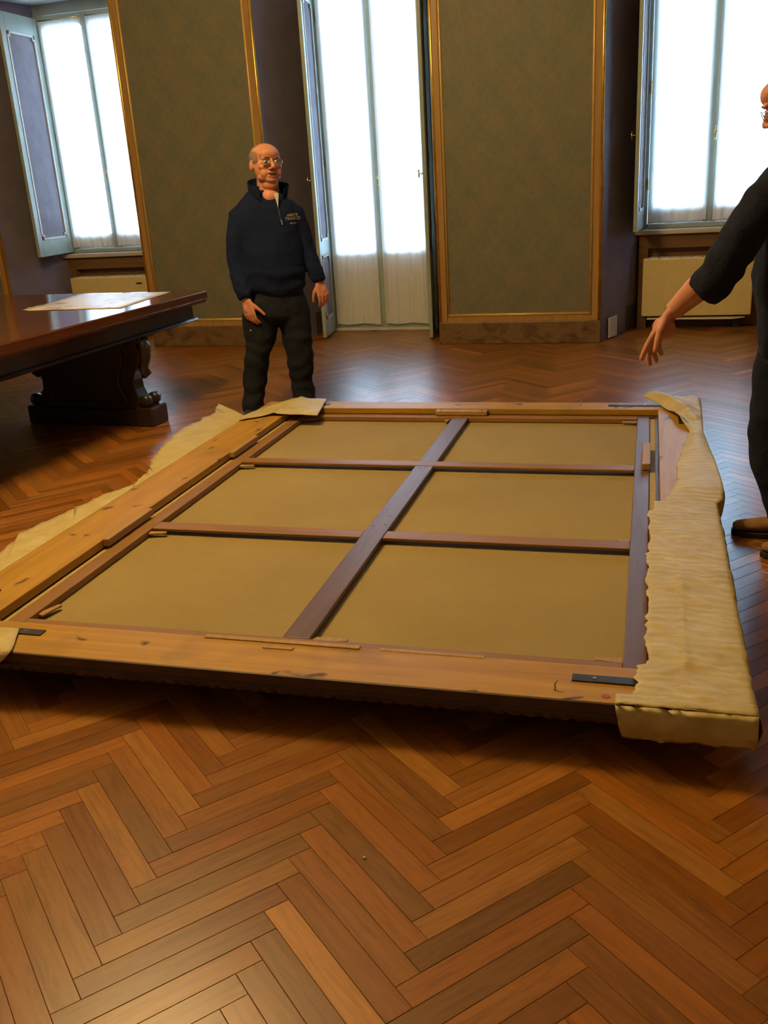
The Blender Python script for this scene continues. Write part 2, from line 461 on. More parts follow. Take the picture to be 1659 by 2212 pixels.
# panels between the windows: wallpaper, gilt trim, marbled skirting
secs = [(EDG[0] + 0.2, EDG[1]), (EDG[2], EDG[3]), (EDG[4], EDG[5]), (EDG[6], EDG[7] - 0.2)]
for (a, b) in secs:
    obj('wallpaper_panel', box(a + 0.09, b - 0.09, YW - 0.006, YW + 0.0, 0.27, CEIL - 0.3), M['wallpaper'], wall_front)
    for s, x in ((1, a), (-1, b)):
        x0, x1 = sorted((x + s * 0.018, x + s * 0.075)); obj('trim_strip', box(x0, x1, YW - 0.022, YW, 0.2, CEIL - 0.2), M['trimwood'], wall_front, bevel=0.004)
        bm = bmesh.new(); tube(bm, [(x + s * 0.012, YW - 0.012, 0.2, 0.016), (x + s * 0.012, YW - 0.012, CEIL - 0.2, 0.016)], 12)
        obj('gilded_bead', bm, M['gold'], wall_front, True)
        bm = bmesh.new(); tube(bm, [(x + s * 0.088, YW - 0.008, 0.25, 0.013), (x + s * 0.088, YW - 0.008, CEIL - 0.3, 0.013)], 10)
        obj('inner_bead', bm, M['palegold'], wall_front, True)
    bm = bmesh.new(); tube(bm, [(a + 0.08, YW - 0.008, 0.262, 0.014), (b - 0.08, YW - 0.008, 0.262, 0.014)], 10)
    obj('inner_bead', bm, M['palegold'], wall_front, True)
    obj('trim_strip', box(a + 0.02, b - 0.02, YW - 0.012, YW, 0.2, 0.25), M['trimwood'], wall_front)
    bm = bmesh.new(); bx(bm, a - 0.004, b + 0.004, YW - 0.034, YW + 0.03, 0, 0.2)
    tag(obj('baseboard_front', bm, M['marble'], None, bevel=0.006), kind='structure')

# reveals: panel mouldings, dark skirting, apron and sill under the two side windows
for i, (nm, c, h, n, k) in enumerate(WIN):
    for s in (-1, 1):
        A = Vector((c + s * n, YW + 0.02)); B = Vector((c + s * (h + 0.05), YB - 0.03))
        dd = (B - A); L = dd.length; dd.normalize(); off = 0.0; t = 0.018 * (-s)
        P = lambda q: A + dd * q
        for (z0, z1) in ((0.34, 0.80), (0.98, HEAD - 0.16)):
            bm = bmesh.new(); ob(bm, P(0.10), P(0.13), t, z0, z1); ob(bm, P(L - 0.13), P(L - 0.10), t, z0, z1)
            ob(bm, P(0.13), P(L - 0.13), t, z0, z0 + 0.03); ob(bm, P(0.13), P(L - 0.13), t, z1 - 0.03, z1)
            obj('reveal_moulding', bm, M['taupe'], wall_front, bevel=0.004)
        bm = bmesh.new(); ob(bm, P(0.02), P(L), t, 0, 0.2); ob(bm, P(0.02), P(L), t * 0.6, 0.2, 0.235)
        obj('reveal_skirting', bm, M['darkskirt'], wall_front, bevel=0.004)
    xa, xb = c - h - 0.05, c + h + 0.05
    if k == 'sill':
        ya = YB - 0.10
        bm = bmesh.new(); bx(bm, xa, xb, ya + 0.10, YO, 0, 0.86)
        bx(bm, xa, xa + 0.085, ya, ya + 0.10, 0, 0.86); bx(bm, xb - 0.03, xb, ya, ya + 0.10, 0, 0.86); bx(bm, xa + 0.085, xb - 0.03, ya, ya + 0.10, 0.735, 0.86)
        obj('sill_apron', bm, M['apron'], wall_front, bevel=0.004)
        obj('window_sill', box(xa - 0.04, xb + 0.04, ya - 0.05, YB + 0.03, 0.862, 0.905), M['stone'], wall_front, bevel=0.008)
    else:
        obj('threshold', box(xa, xb, YB - 0.06, YO, 0.0, 0.03), M['stone'], wall_front, bevel=0.006)

# ------------------------------------------------------------------ windows, curtains, shutters
def make_window(nm, c, h, kind):
    root = empty(nm, (c, YB, 0)); tag(root, kind='structure')
    z0, z1 = (0.905, 3.30) if kind == 'sill' else (0.03, 3.30)
    bm = bmesh.new()
    bx(bm, -h - 0.05, -h + 0.012, -0.01, 0.09, z0, z1 + 0.12); bx(bm, h - 0.012, h + 0.05, -0.01, 0.09, z0, z1 + 0.12)
    bx(bm, -h + 0.012, h - 0.012, -0.01, 0.09, z1, z1 + 0.12); bx(bm, -h + 0.012, h - 0.012, -0.005, 0.09, z0, z0 + 0.045)
    obj('window_frame', bm, M['green'], root, bevel=0.004)
    zp = 1.10 if kind == 'sill' else 0.80
    st = 0.055
    for s in (-1, 1):
        lo, hi = (-h + 0.014, -0.002) if s < 0 else (0.002, h - 0.014)
        zb, zt = z0 + 0.047, z1 - 0.004
        bm = bmesh.new()
        bx(bm, lo, lo + st, 0.0, 0.05, zb, zt); bx(bm, hi - st, hi, 0.0, 0.05, zb, zt)
        bx(bm, lo + st, hi - st, 0.0, 0.05, zt - 0.10, zt); bx(bm, lo + st, hi - st, 0.008, 0.042, zb, zp)
        for (xc, sg) in ((lo + st, 1), (hi - st, -1)):     # rounded upper corners of the light
            P = [(xc, zt - 0.10)] + [(xc + sg * (0.045 - 0.045 * math.sin(a)), zt - 0.145 + 0.045 * math.cos(a)) for a in [q * PI / 12 for q in range(0, 7)]]
            prism_xz(bm, P, 0.004, 0.046)
        leaf = obj('casement', bm, M['green'], root, bevel=0.003)
        obj('lower_panel', box(lo + st - 0.002, hi - st + 0.002, 0.002, 0.0078, zb, zp), M['white'], leaf)
        obj('pane', box(lo + st - 0.004, hi - st + 0.004, 0.022, 0.028, zp - 0.004, zt - 0.096), M['glass'], leaf)
        for hz in (zb + 0.35, (zb + zt) / 2, zt - 0.30):
            bm = bmesh.new(); xx = (lo - 0.004) if s < 0 else (hi + 0.004)
            tube(bm, [(xx, -0.012, hz - 0.05, 0.009), (xx, -0.012, hz + 0.05, 0.009)], 8)
            obj('hinge', bm, M['brass'], leaf, True)
    hz = 1.72 if kind == 'sill' else 1.50
    bm = bmesh.new(); bx(bm, 0.008, 0.028, -0.014, 0.0, hz - 0.07, hz + 0.05)
    tube(bm, [(0.018, -0.01, hz, 0.007), (0.018, -0.045, hz, 0.007)], 8); ball(bm, (0.018, -0.045, hz), (0.013, 0.013, 0.013))
    tube(bm, [(0.018, -0.045, hz + 0.045, 0.009), (0.018, -0.045, hz, 0.008), (0.012, -0.045, hz - 0.055, 0.010)], 8)
    obj('handle', bm, M['brass'], root, True)
    bm = bmesh.new(); bx(bm, -0.022, 0.022, -0.012, 0.0, z0 + 0.05, z1 - 0.01)
    obj('meeting_bead', bm, M['green'], root, bevel=0.004)
    if kind == 'sill':
        obj('drip_rail', box(-h + 0.02, h - 0.02, -0.03, -0.005, z0 + 0.002, z0 + 0.04), M['green'], root, bevel=0.006)
    return z0, z1, zp

def make_curtain(c, lo, hi, z0, z1, label, ph):
    bm = bmesh.new(); nx, nz = 72, 22; y0 = YB - 0.045
    rows = []
    for j in range(nz + 1):
        tz = j / nz; z = z0 + (z1 - z0) * tz; row = []
        for i in range(nx + 1):
            q = i / nx; x = lo + (hi - lo) * q
            fold = math.sin(q * 2 * PI * 4.2 + ph + 0.5 * math.sin(tz * 3 + ph)) * 0.55 + math.sin(q * 2 * PI * 7.7 + 2 * ph) * 0.35
            amp = 0.013 * (1 - 0.75 * tz ** 3)
            zz = z - (0.006 * math.sin(q * 9 + ph) if j == 0 else 0)
            row.append(bm.verts.new((c + x, y0 + amp * fold, zz)))
        rows.append(row)
    for a, b in zip(rows, rows[1:]):
        for i in range(nx): bm.faces.new((a[i], a[i + 1], b[i + 1], b[i]))
    root = empty('curtain', (c + (lo + hi) / 2, y0, z0))
    me_o = obj('drape', bm, M['curtain'], root, True); me_o.matrix_parent_inverse = root.matrix_world.inverted()
    me_o.location = -Vector(root.location); me_o.matrix_parent_inverse = Matrix()
    bm = bmesh.new(); tube(bm, [(lo - (lo + hi) / 2, 0.004, z1 - z0 + 0.008, 0.006), (hi - (lo + hi) / 2, 0.004, z1 - z0 + 0.008, 0.006)], 8)
    obj('curtain_rod', bm, M['brass'], root, True)
    bm = bmesh.new(); n = 72
    rr = [[], []]
    for i in range(n + 1):                              # double hem
        q = i / n; x = (lo + (hi - lo) * q) - (lo + hi) / 2
        fold = math.sin(q * 2 * PI * 4.2 + ph) * 0.55 + math.sin(q * 2 * PI * 7.7 + 2 * ph) * 0.35
        y = 0.013 * fold - 0.003; zz = -0.006 * math.sin(q * 9 + ph)
        rr[0].append(bm.verts.new((x, y, zz))); rr[1].append(bm.verts.new((x, y, 0.085)))
    for i in range(n): bm.faces.new((rr[0][i], rr[0][i + 1], rr[1][i + 1], rr[1][i]))
    obj('hem', bm, M['curtain'], root, True)
    tag(root, label, 'curtain', 'sheer curtains on the casements')

def make_shutter(hx, hy, ang, wd, z0, z1, label, face=1, knob=True):
    """hinge at (hx,hy); leaf runs at angle ang in plan; face=+1/-1 is the side with the moulding"""
    root = empty('shutter', (hx, hy, z0), ang); H = z1 - z0; s = 0.085; t = 0.034
    bm = bmesh.new()
    bx(bm, 0, s, -t / 2, t / 2, 0, H); bx(bm, wd - s, wd, -t / 2, t / 2, 0, H)
    bx(bm, s, wd - s, -t / 2, t / 2, 0, 0.17); bx(bm, s, wd - s, -t / 2, t / 2, H - 0.17, H)
    midz = None
    if H > 2.8:
        midz = 0.86; bx(bm, s, wd - s, -t / 2, t / 2, midz - 0.07, midz + 0.07)
    obj('frame', bm, M['green'], root, bevel=0.004)
    spans = [(0.17, H - 0.17)] if midz is None else [(0.17, midz - 0.07), (midz + 0.07, H - 0.17)]
    for (a, b) in spans:
        obj('panel', box(s - 0.005, wd - s + 0.005, -0.008, 0.008, a - 0.005, b + 0.005), M['shutterpanel'], root)
        for sd in (-1, 1):
            y0, y1 = sorted((sd * 0.008, sd * (t / 2 + 0.006))); k = 0.02; nt_ = 0.035
            bm = bmesh.new(); x0, x1 = s, wd - s
            for (p, q) in (((x0, a + nt_), (x0 + k, b - nt_)), ((x1 - k, a + nt_), (x1, b - nt_)), ((x0 + nt_, a), (x1 - nt_, a + k)), ((x0 + nt_, b - k), (x1 - nt_, b)),
                           ((x0, a + nt_), (x0 + nt_ + k, a + nt_ + k)), ((x0 + nt_, a), (x0 + nt_ + k, a + nt_ + k)), ((x1 - nt_ - k, a + nt_), (x1, a + nt_ + k)), ((x1 - nt_ - k, a), (x1 - nt_, a + nt_ + k)),
                           ((x0, b - nt_ - k), (x0 + nt_ + k, b - nt_)), ((x0 + nt_, b - nt_ - k), (x0 + nt_ + k, b)), ((x1 - nt_ - k, b - nt_ - k), (x1, b - nt_)), ((x1 - nt_ - k, b - nt_ - k), (x1 - nt_, b))):
                bx(bm, p[0], q[0], y0, y1, p[1], q[1])
            obj('moulding', bm, M['moulding'], root)
    if knob:
        bm = bmesh.new(); kz = 1.72 - z0 if z0 > 0.5 else 1.5
        sd = -face
        tube(bm, [(wd - 0.04, sd * t / 2, kz, 0.006), (wd - 0.04, sd * (t / 2 + 0.04), kz, 0.006)], 8)
        tube(bm, [(wd - 0.04, sd * (t / 2 + 0.04), kz - 0.035, 0.008), (wd - 0.04, sd * (t / 2 + 0.04), kz + 0.035, 0.008)], 8)
        obj('latch_knob', bm, M['brass'], root, True)
    tag(root, label, 'shutter', 'interior window shutters')
    return root

names = {'window_1': 'window beside the table', 'window_2': 'tall balcony door', 'window_3': 'window behind the pointing man'}
for (nm, c, h, n, k) in WIN:
    z0, z1, zp = make_window(nm, c, h, k)
    zb = z0 + 0.065 if k == 'sill' else 0.07
    make_curtain(c, -h + 0.02, -0.03, zb, z1 - 0.06, 'sheer white curtain on the left leaf of the ' + names[nm], 0.4 + len(nm) + c)
    make_curtain(c, 0.03, h - 0.02, zb, z1 - 0.06, 'sheer white curtain on the right leaf of the ' + names[nm], 2.1 + c)
    # daylight portal
    ld = bpy.data.lights.new('portal', 'AREA'); ld.shape = 'RECTANGLE'; ld.size = 2 * h; ld.size_y = z1 - zp
    ld.cycles.is_portal = True
    lo = bpy.data.objects.new('sky_portal', ld); COL.objects.link(lo)
    lo.location = (c, YB + 0.12, (z1 + zp) / 2); lo.rotation_euler = (-PI / 2, 0, 0)

make_shutter(-6.52, YB - 0.05, math.atan2(-0.66, 0.04), 0.66, 0.92, 3.27, 'grey-green shutter with mauve panel folded open beside the table window', -1, False)
make_shutter(-3.455, YB - 0.05, math.atan2(-0.55, 0.09), 0.555, 0.02, 3.27, 'tall grey-green shutter standing open behind the bespectacled man', 1)
make_shutter(-2.372, YB - 0.05, math.atan2(-0.60, 0.125), 0.60, 0.02, 3.27, 'shaded tall shutter against the green wall panel between the windows', 1)
make_shutter(-0.335, YB - 0.05, math.atan2(-0.55, -0.035), 0.555, 0.92, 3.27, 'grey-green shutter with brass latch left of the pointing man', 1)
make_shutter(0.87, YB - 0.05, math.atan2(-0.55, 0.12), 0.555, 0.92, 3.27, 'grey-green shutter behind the pointing man at the right window', -1)

# fan-coil heaters in the niches
def heater(x0, x1, label, badge):
    root = empty('fan_coil_heater', ((x0 + x1) / 2, 9.36, 0.0)); hw = (x1 - x0) / 2; z0, z1 = 0.125, 0.652
    obj('casing', box(-hw, hw, -0.10, 0.115, z0, z1), M['cream'], root, bevel=0.012)
    for q in range(9): obj('grille_slat', box(-hw + 0.06 + q * (2 * hw - 0.12) / 9, -hw + 0.06 + (q + 0.8) * (2 * hw - 0.12) / 9, -0.08, 0.05, z1 - 0.001, z1 + 0.006), M['white'], root)
    bm = bmesh.new(); prism(bm, [(-hw + 0.05, -0.11), (hw - 0.16, -0.15), (hw - 0.05, -0.07), (hw - 0.05, 0.02), (-hw + 0.05, 0.02)], 0.098, 0.108)
    obj('air_flap', bm, M['white'], root)
    for sx in (-1, 1):
        obj('foot', box(sx * (hw - 0.12) - 0.03, sx * (hw - 0.12) + 0.03, -0.02, 0.09, 0.0, z0), M['black'], root)
    if badge: obj('control_badge', box(hw - 0.145, hw - 0.075, -0.104, -0.10, z1 - 0.085, z1 - 0.068), M['black'], root)
    tag(root, label, 'heater', 'cream heaters under the windows')
heater(-6.495, -5.515, 'cream heater with a dark badge under the window by the table', True)
heater(-0.305, 0.665, 'cream heater under the window behind the pointing arm', False)

# white outlet plate low on the reveal of the right window
A = Vector((WIN[2][1] - WIN[2][3], YW + 0.02)); B = Vector((WIN[2][1] - WIN[2][2] - 0.05, YB - 0.03)); dd = (B - A).normalized()
bm = bmesh.new(); ob(bm, A + dd * 0.13, A + dd * 0.31, -0.012, 0.015, 0.195, -0.019)
for q in (0.18, 0.26): ob(bm, A + dd * (q - 0.015), A + dd * (q + 0.015), -0.004, 0.09, 0.12, -0.031)
o = center(obj('outlet_plate', bm, M['white'], None, bevel=0.003)); tag(o, 'white plate on the skirting beside the green wall panel corner', 'outlet plate')

# ------------------------------------------------------------------ herringbone floor
bm = bmesh.new(); bx(bm, XL - 0.2, XR + 0.2, YN - 0.2, YO, -0.06, -0.0028)
floor = obj('floor', bm, M['subfloor']); tag(floor, kind='structure')
DEL = math.radians(4.25); PL, PW, GAP = 0.4634, 0.0613, 0.0004
ua = Vector((math.cos(PI / 4 + DEL), math.sin(PI / 4 + DEL))); va = Vector((-ua.y, ua.x))
ORG = Vector((-0.476, 1.429)) - va * PW
Minv = cam.matrix_world.inverted()
def to_px(x, y, z=0.0):
    p = Minv @ Vector((x, y, z))
    if p.z > -0.1: return None
    return (829.5 + 2020 * p.x / -p.z, 1106 - 2020 * p.y / -p.z)
def tone(kx, ky, kind):
    rnd = random.Random(kx * 7919 + ky * 104729 + kind * 31)
    g = rnd.gauss(0, 1); v = 0.25 * math.exp(0.22 * g); hue = rnd.uniform(-1, 1)
    return (v * (1.0 + 0.03 * hue), v * (0.365 + 0.05 * hue), v * (0.055 + 0.025 * hue), 1)
planks = []
for m in range(-14, 14):
    for k in range(-110, 150):
        o2 = ORG + ua * (k * PW + m * PL) + va * (k * PW - m * PL)
        for kind in (0, 1):
            if kind == 0: c = o2 + ua * (PL / 2) + va * (PW / 2); ang = PI / 4 + DEL
            else: c = o2 + ua * (PW / 2) + va * (PW + PL / 2); ang = PI / 4 + DEL + PI / 2
            if not (XL < c.x < XR and YN < c.y < YO - 0.1): continue
            planks.append((c, ang, tone(m, k, kind), kind))
def vis_size(c):
    p = to_px(c.x, c.y)
    if p is None or not (-120 < p[0] < 1780 and 0 < p[1] < 2400): return 0
    if p[1] < 1480 + 0.08 * max(0, p[0]) and 20 < p[0] < 1540 and p[1] > 880 and not (p[0] < 560 - (p[1] - 880) * 1.45): return 0.001
    return 1.0 / (c.x ** 2 + c.y ** 2 + 2.25)
for (x, y, kd, f) in [(-1.264, 1.261, 1, 1.0), (-1.234, 1.342, 1, 0.95), (-1.209, 1.42, 1, 1.05), (-1.276, 1.652, 1, 1.2), (-0.657, 1.312, 1, 1.65), (-1.284, 1.909, 1, 1.25), (-0.634, 2.107, 1, 1.35), (-0.301, 1.566, 0, 0.62), (-0.314, 1.64, 0, 1.2), (-0.978, 1.496, 0, 0.8), (-0.945, 1.41, 0, 1.1), (-0.611, 1.664, 1, 0.78), (-1.629, 2.064, 0, 1.25), (0.014, 1.893, 1, 1.2), (-0.208, 1.396, 0, 0.72), (-1.121, 1.582, 0, 0.85), (-1.225, 1.718, 1, 0.75)]:
    i = min((i for i in range(len(planks)) if planks[i][3] == kd), key=lambda i: (planks[i][0] - Vector((x, y))).length)   # blocks that are naturally paler or darker
    f *= 0.25; planks[i] = (planks[i][0], planks[i][1], (f, f * 0.42, f * 0.08, 1), kd)
planks.sort(key=lambda q: -vis_size(q[0]))
def plank_mesh():
    bm = bmesh.new(); l, w2, b = PL / 2 - GAP, PW / 2 - GAP, 0.0008
    lo = [bm.verts.new((x, y, -0.0026)) for x, y in ((-l, -w2), (l, -w2), (l, w2), (-l, w2))]
    mi = [bm.verts.new((x, y, -b)) for x, y in ((-l, -w2), (l, -w2), (l, w2), (-l, w2))]
    l -= b; w2 -= b
    hi = [bm.verts.new((x, y, 0)) for x, y in ((-l, -w2), (l, -w2), (l, w2), (-l, w2))]
    bm.faces.new(hi)
    for i in range(4):
        j = (i + 1) % 4
        bm.faces.new((lo[i], lo[j], mi[j], mi[i])); bm.faces.new((mi[i], mi[j], hi[j], hi[i]))
    me = bpy.data.meshes.new('plank'); bm.to_mesh(me); bm.free(); me.materials.append(M['plank']); return me
pm = plank_mesh()
for i, (c, ang, col, kind) in enumerate(planks[:300]):
    o = bpy.data.objects.new('plank', pm); COL.objects.link(o); o.parent = floor
    o.location = (c.x, c.y, random.uniform(-0.0006, 0.0)); o.rotation_euler = (0, 0, ang); o.color = col
V, Fc, colr = [], [], []
for (c, ang, col, kind) in planks[300:]:
    l, w2 = PL / 2 - GAP, PW / 2 - GAP; ca, sa = math.cos(ang), math.sin(ang); n0 = len(V); tz = random.uniform(-0.0006, 0)
    for z in (-0.0026, tz):
        for x, y in ((-l, -w2), (l, -w2), (l, w2), (-l, w2)):
            yy = min(c.y + x * sa + y * ca, YO - 0.02); xx = min(max(c.x + x * ca - y * sa, XL - 0.1), XR + 0.1)
            V.append((xx, yy, z))
    for q in ((4, 5, 6, 7), (0, 1, 5, 4), (1, 2, 6, 5), (2, 3, 7, 6), (3, 0, 4, 7)):
        Fc.append([n0 + i for i in q]); colr.append(col)
me = bpy.data.meshes.new('plank_field'); me.from_pydata(V, [], Fc); me.update()
ca = me.color_attributes.new('tone', 'FLOAT_COLOR', 'CORNER'); li = 0
for p, cc in zip(me.polygons, colr):
    for _ in p.loop_indices:
        ca.data[li].color = cc; li += 1
o = new('plank_field', me, M['plankfield'], floor); tag(o, kind='stuff')

# ------------------------------------------------------------------ the framed painting, face down
FA = math.radians(1.57)
U0, U1, V0, V1 = -2.36, 0.292, 2.20, 5.59
ZT = 0.17                                          # upper face of the frame boards
fc = Vector(((U0 + U1) / 2, (V0 + V1) / 2))
def fw(u, v): return Vector((u * math.cos(FA) - v * math.sin(FA), u * math.sin(FA) + v * math.cos(FA)))
fc_w = fw(*fc)
frame = empty('picture_frame', (fc_w.x, fc_w.y, 0), FA)
tag(frame, 'huge pine-backed picture frame lying face down across the parquet', 'picture frame')
def L(u, v): return (u - fc.x, v - fc.y)
def fbox(name, u0, u1, v0, v1, z0, z1, mat, parent, bevel=0.003, lab=None):
    a = L(u0, v0); b = L(u1, v1)
    o = obj(name, box(a[0], b[0], a[1], b[1], z0, z1), mat, parent, bevel=bevel)
    if lab: o['label'] = lab
    return o
UIL, UIR, VIN, VIF = -2.124, 0.080, 2.400, 5.415   # inner edges of the boards
BT = 0.035
fbox('back_board', U0 + 0.004, UIL, VIN, VIF, ZT - BT, ZT, M['pineY'], frame)
fbox('back_board', UIR, U1 - 0.004, VIN, VIF, ZT - BT, ZT, M['pineY'], frame)
fbox('back_board', U0 + 0.004, U1 - 0.004, V0 + 0.004, VIN - 0.001, ZT - BT, ZT, M['pineX'], frame)
fbox('back_board', U0 + 0.004, U1 - 0.004, VIF + 0.001, V1 - 0.004, ZT - BT, ZT, M['pineX'], frame)
# carved moulding below the boards (the face side)
def carved(name, p, q, inward):
    """scalloped profile run from p to q (frame local), inward = unit vector to the picture"""
    bm = bmesh.new(); a, b = Vector(p), Vector(q); ln = (b - a).length; n = int(ln / 0.012); rows = []
    for i in range(n + 1):
        t = i / n; c = a.lerp(b, t); sc = 0.006 * abs(math.sin(t * ln * PI / 0.045))
        lim = min(t * ln, (1 - t) * ln)
        prof = [(0.0038, ZT - 0.001), (0.0, ZT - 0.003), (0.0, ZT - 0.030), (0.010, ZT - 0.037), (0.005 - sc * 0.5, ZT - 0.046), (0.012 - sc, ZT - 0.060 - sc), (0.045, 0.085 - sc), (0.10, 0.072), (0.19, 0.085), (0.228, 0.094), (0.228, ZT - BT - 0.0005), (0.0038, ZT - BT - 0.0005)]
        rows.append([bm.verts.new((c.x + inward[0] * min(k, lim + 0.0001) , c.y + inward[1] * min(k, lim + 0.0001), z)) for k, z in prof])
    for r0, r1 in zip(rows, rows[1:]):
        m = len(r0)
        for k in range(m):
            bm.faces.new((r0[k], r0[(k + 1) % m], r1[(k + 1) % m], r1[k]))
    bm.faces.new(rows[0]); bm.faces.new(rows[-1][::-1])
    o = obj(name, bm, M['carved'], frame); o['label'] = 'dark carved moulding of the frame face'
carved('carved_moulding', L(U0, V0), L(U1, V0), (0, 1)); carved('carved_moulding', L(U0, V1), L(U1, V1), (0, -1))
carved('carved_moulding', L(U0, V0), L(U0, V1), (1, 0)); carved('carved_moulding', L(U1, V0), L(U1, V1), (-1, 0))
# rebate ledge seen between boards and stretcher
fbox('rebate_ledge', UIL + 0.001, UIL + 0.0255, VIN, VIF, 0.095, 0.131, M['linenrim'], frame, 0)
fbox('rebate_ledge', UIR - 0.044, UIR - 0.012, VIN, VIF, 0.095, 0.128, M['linenrim'], frame, 0)
# retaining cleats
def cleat(p, q, wid, z0, z1, mat, screws=False):
    bm = bmesh.new(); ob(bm, L(*p), L(*q), wid, z0, z1)
    o = obj('cleat', bm, mat, frame, bevel=0.003)
    if screws:
        a, b = Vector(L(*p)), Vector(L(*q)); dd = (b - a).normalized(); n = Vector((-dd.y, dd.x)) * wid / 2
        for t in (0.1, 0.9):
            c = a.lerp(b, t) + n; bm = bmesh.new(); tube(bm, [(c.x, c.y, z1 - 0.002, 0.006), (c.x, c.y, z1 + 0.002, 0.006)], 8); obj('screw', bm, M['iron'], o)
cleat((UIL + 0.031, 3.13), (UIL + 0.031, 3.51), 0.030, 0.145, ZT + 0.006, M['block'])
cleat((UIL + 0.031, 4.40), (UIL + 0.031, 4.74), 0.030, 0.145, ZT + 0.006, M['block'])
cleat((-1.205, VIF - 0.050), (-0.895, VIF - 0.050), 0.048, 0.140, ZT - 0.004, M['block'], True)
cleat((UIR - 0.040, 4.35), (UIR - 0.040, 4.72), 0.038, 0.140, ZT + 0.002, M['block'])
cleat((-1.31, VIN - 0.016), (-0.80, VIN - 0.016), 0.022, ZT - 0.02, ZT + 0.005, M['block'])
cleat((-1.10, VIN - 0.052), (-1.00, VIN - 0.052), 0.018, ZT - 0.002, ZT + 0.004, M['block'])
cleat((-0.74, VIN - 0.012), (-0.42, VIN - 0.012), 0.018, ZT - 0.02, ZT + 0.002, M['block'])
# iron mending plates across the mitred corners
def plate(u0, u1, v0, v1):
    o = fbox('mending_plate', u0, u1, v0, v1, ZT - 0.001, ZT + 0.005, M['iron'], frame, 0.001, 'dark iron strap')
    lx = u1 - u0 > v1 - v0; n = 3
    for i in range(n):
        t = (i + 0.5) / n; a = L(u0 + (u1 - u0) * (t if lx else 0.5), v0 + (v1 - v0) * (0.5 if lx else t))
        bm = bmesh.new(); tube(bm, [(a[0], a[1], ZT + 0.004, 0.006), (a[0], a[1], ZT + 0.0065, 0.006)], 8); obj('screw', bm, M['steel'], o)
plate(-0.165, 0.20, 2.300, 2.336); plate(-2.25, -1.86, 2.315, 2.350)
plate(-0.20, 0.22, 5.49, 5.525); plate(-2.28, -1.92, 5.49, 5.525)
plate(-2.265, -2.230, 2.30, 2.62); plate(0.185, 0.220, 5.10, 5.40)
# dark knots and a bent nail on the near board
bm = bmesh.new(); a = L(-0.205, 2.246); tube(bm, [(a[0], a[1], ZT - 0.004, 0.0025), (a[0], a[1], ZT + 0.022, 0.0025), (a[0] + 0.006, a[1] + 0.004, ZT + 0.030, 0.0025)], 8)
obj('bent_nail', bm, M['steel'], frame, True)
bm = bmesh.new(); a = L(0.35 - 0.42, 2.235); tube(bm, [(a[0], a[1], ZT - 0.001, 0.012), (a[0], a[1], ZT + 0.0015, 0.011)], 10)
o = obj('wax_seal', bm, plain('faded_red_wax', (0.30, 0.06, 0.03), 0.5), frame)
bm = bmesh.new(); a = L(-0.36, 5.50); tube(bm, [(a[0], a[1], ZT - 0.004, 0.0025), (a[0] + 0.008, a[1], ZT + 0.03, 0.0022)], 8); obj('bent_nail', bm, M['steel'], frame, True)

# painting on its stretcher, resting in the rebate
paint = empty('stretched_painting', (fc_w.x, fc_w.y, 0), FA)
tag(paint, 'bare linen back of a large painting on its barred wooden stretcher', 'painting')
SZ0, SZ1 = 0.110, 0.137
SU0, SU1, SV0, SV1 = UIL + 0.026, UIR - 0.045, VIN + 0.022, VIF - 0.020
SW = 0.068
fbox('canvas', SU0 + 0.004, SU1 - 0.004, SV0 + 0.004, SV1 - 0.004, 0.1042, 0.1072, M['linen'], paint, 0)
fbox('stretcher_bar', SU0, SU0 + SW, SV0, SV1, SZ0, SZ1, M['stretchY'], paint)
rs = fbox('stretcher_bar', -0.032, SU1, SV0, SV1, SZ0, SZ1, M['umberY'], paint, 0.003, 'purplish brown stretcher rail')
fbox('stretcher_bar', SU0 + SW, -0.0325, SV1 - SW, SV1, SZ0, SZ1, M['stretchX'], paint)
fbox('stretcher_bar', SU0 + SW, -0.0325, SV0, SV0 + SW, SZ0, SZ1, M['stretchX'], paint)
BZ0 = 0.124
fbox('cross_bar', SU0 + SW, -0.0325, 4.352, 4.430, BZ0, SZ1 + 0.002, M['stretchX'], paint)
fbox('cross_bar', SU0 + SW, -1.0915, 3.372, 3.452, BZ0, SZ1 - 0.0005, M['stretchX'], paint)
fbox('cross_bar', -0.998, -0.0325, 3.372, 3.452, BZ0, SZ1 - 0.0005, M['stretchX'], paint)
fbox('centre_bar', -1.091, -0.9985, SV0 + SW + 0.0005, 4.3515, BZ0 - 0.004, SZ1 + 0.0008, M['umberY'], paint, 0.003, 'purplish brown centre bar')
fbox('centre_bar', -1.091, -0.9985, 4.4305, SV1 - SW - 0.0005, BZ0 - 0.004, SZ1 + 0.0008, M['umberY'], paint, 0.003, 'purplish brown centre bar')
for (u, v) in ((-1.065, 3.70), (-1.03, 3.62), (-1.07, 3.50), (-1.025, 3.52), (-1.06, 4.31), (-1.03, 4.33)):
    a = L(u, v); bm = bmesh.new(); tube(bm, [(a[0], a[1], SZ1 + 0.0002, 0.006), (a[0], a[1], SZ1 + 0.0016, 0.005)], 8); obj('nail_head', bm, M['iron'], paint)
def wedge(u, v, rz, ln=0.075):
    bm = bmesh.new(); a = L(u, v); R = Matrix.Rotation(rz, 2)
    P = [Vector(a) + R @ Vector(q) for q in ((0, -0.016), (ln, -0.009), (ln, 0.009), (0, 0.016))]
    prism(bm, P, 0.119, 0.127); obj('wedge', bm, M['block'], paint, bevel=0.001)
E2 = SU0 + SW
wedge(E2 + 0.001, 3.345, 0.15); wedge(E2 + 0.001, 4.325, 0.12); wedge(E2 + 0.002, SV1 - SW - 0.03, 0.25, 0.09); wedge(E2 + 0.004, SV0 + SW + 0.05, 1.25, 0.09)
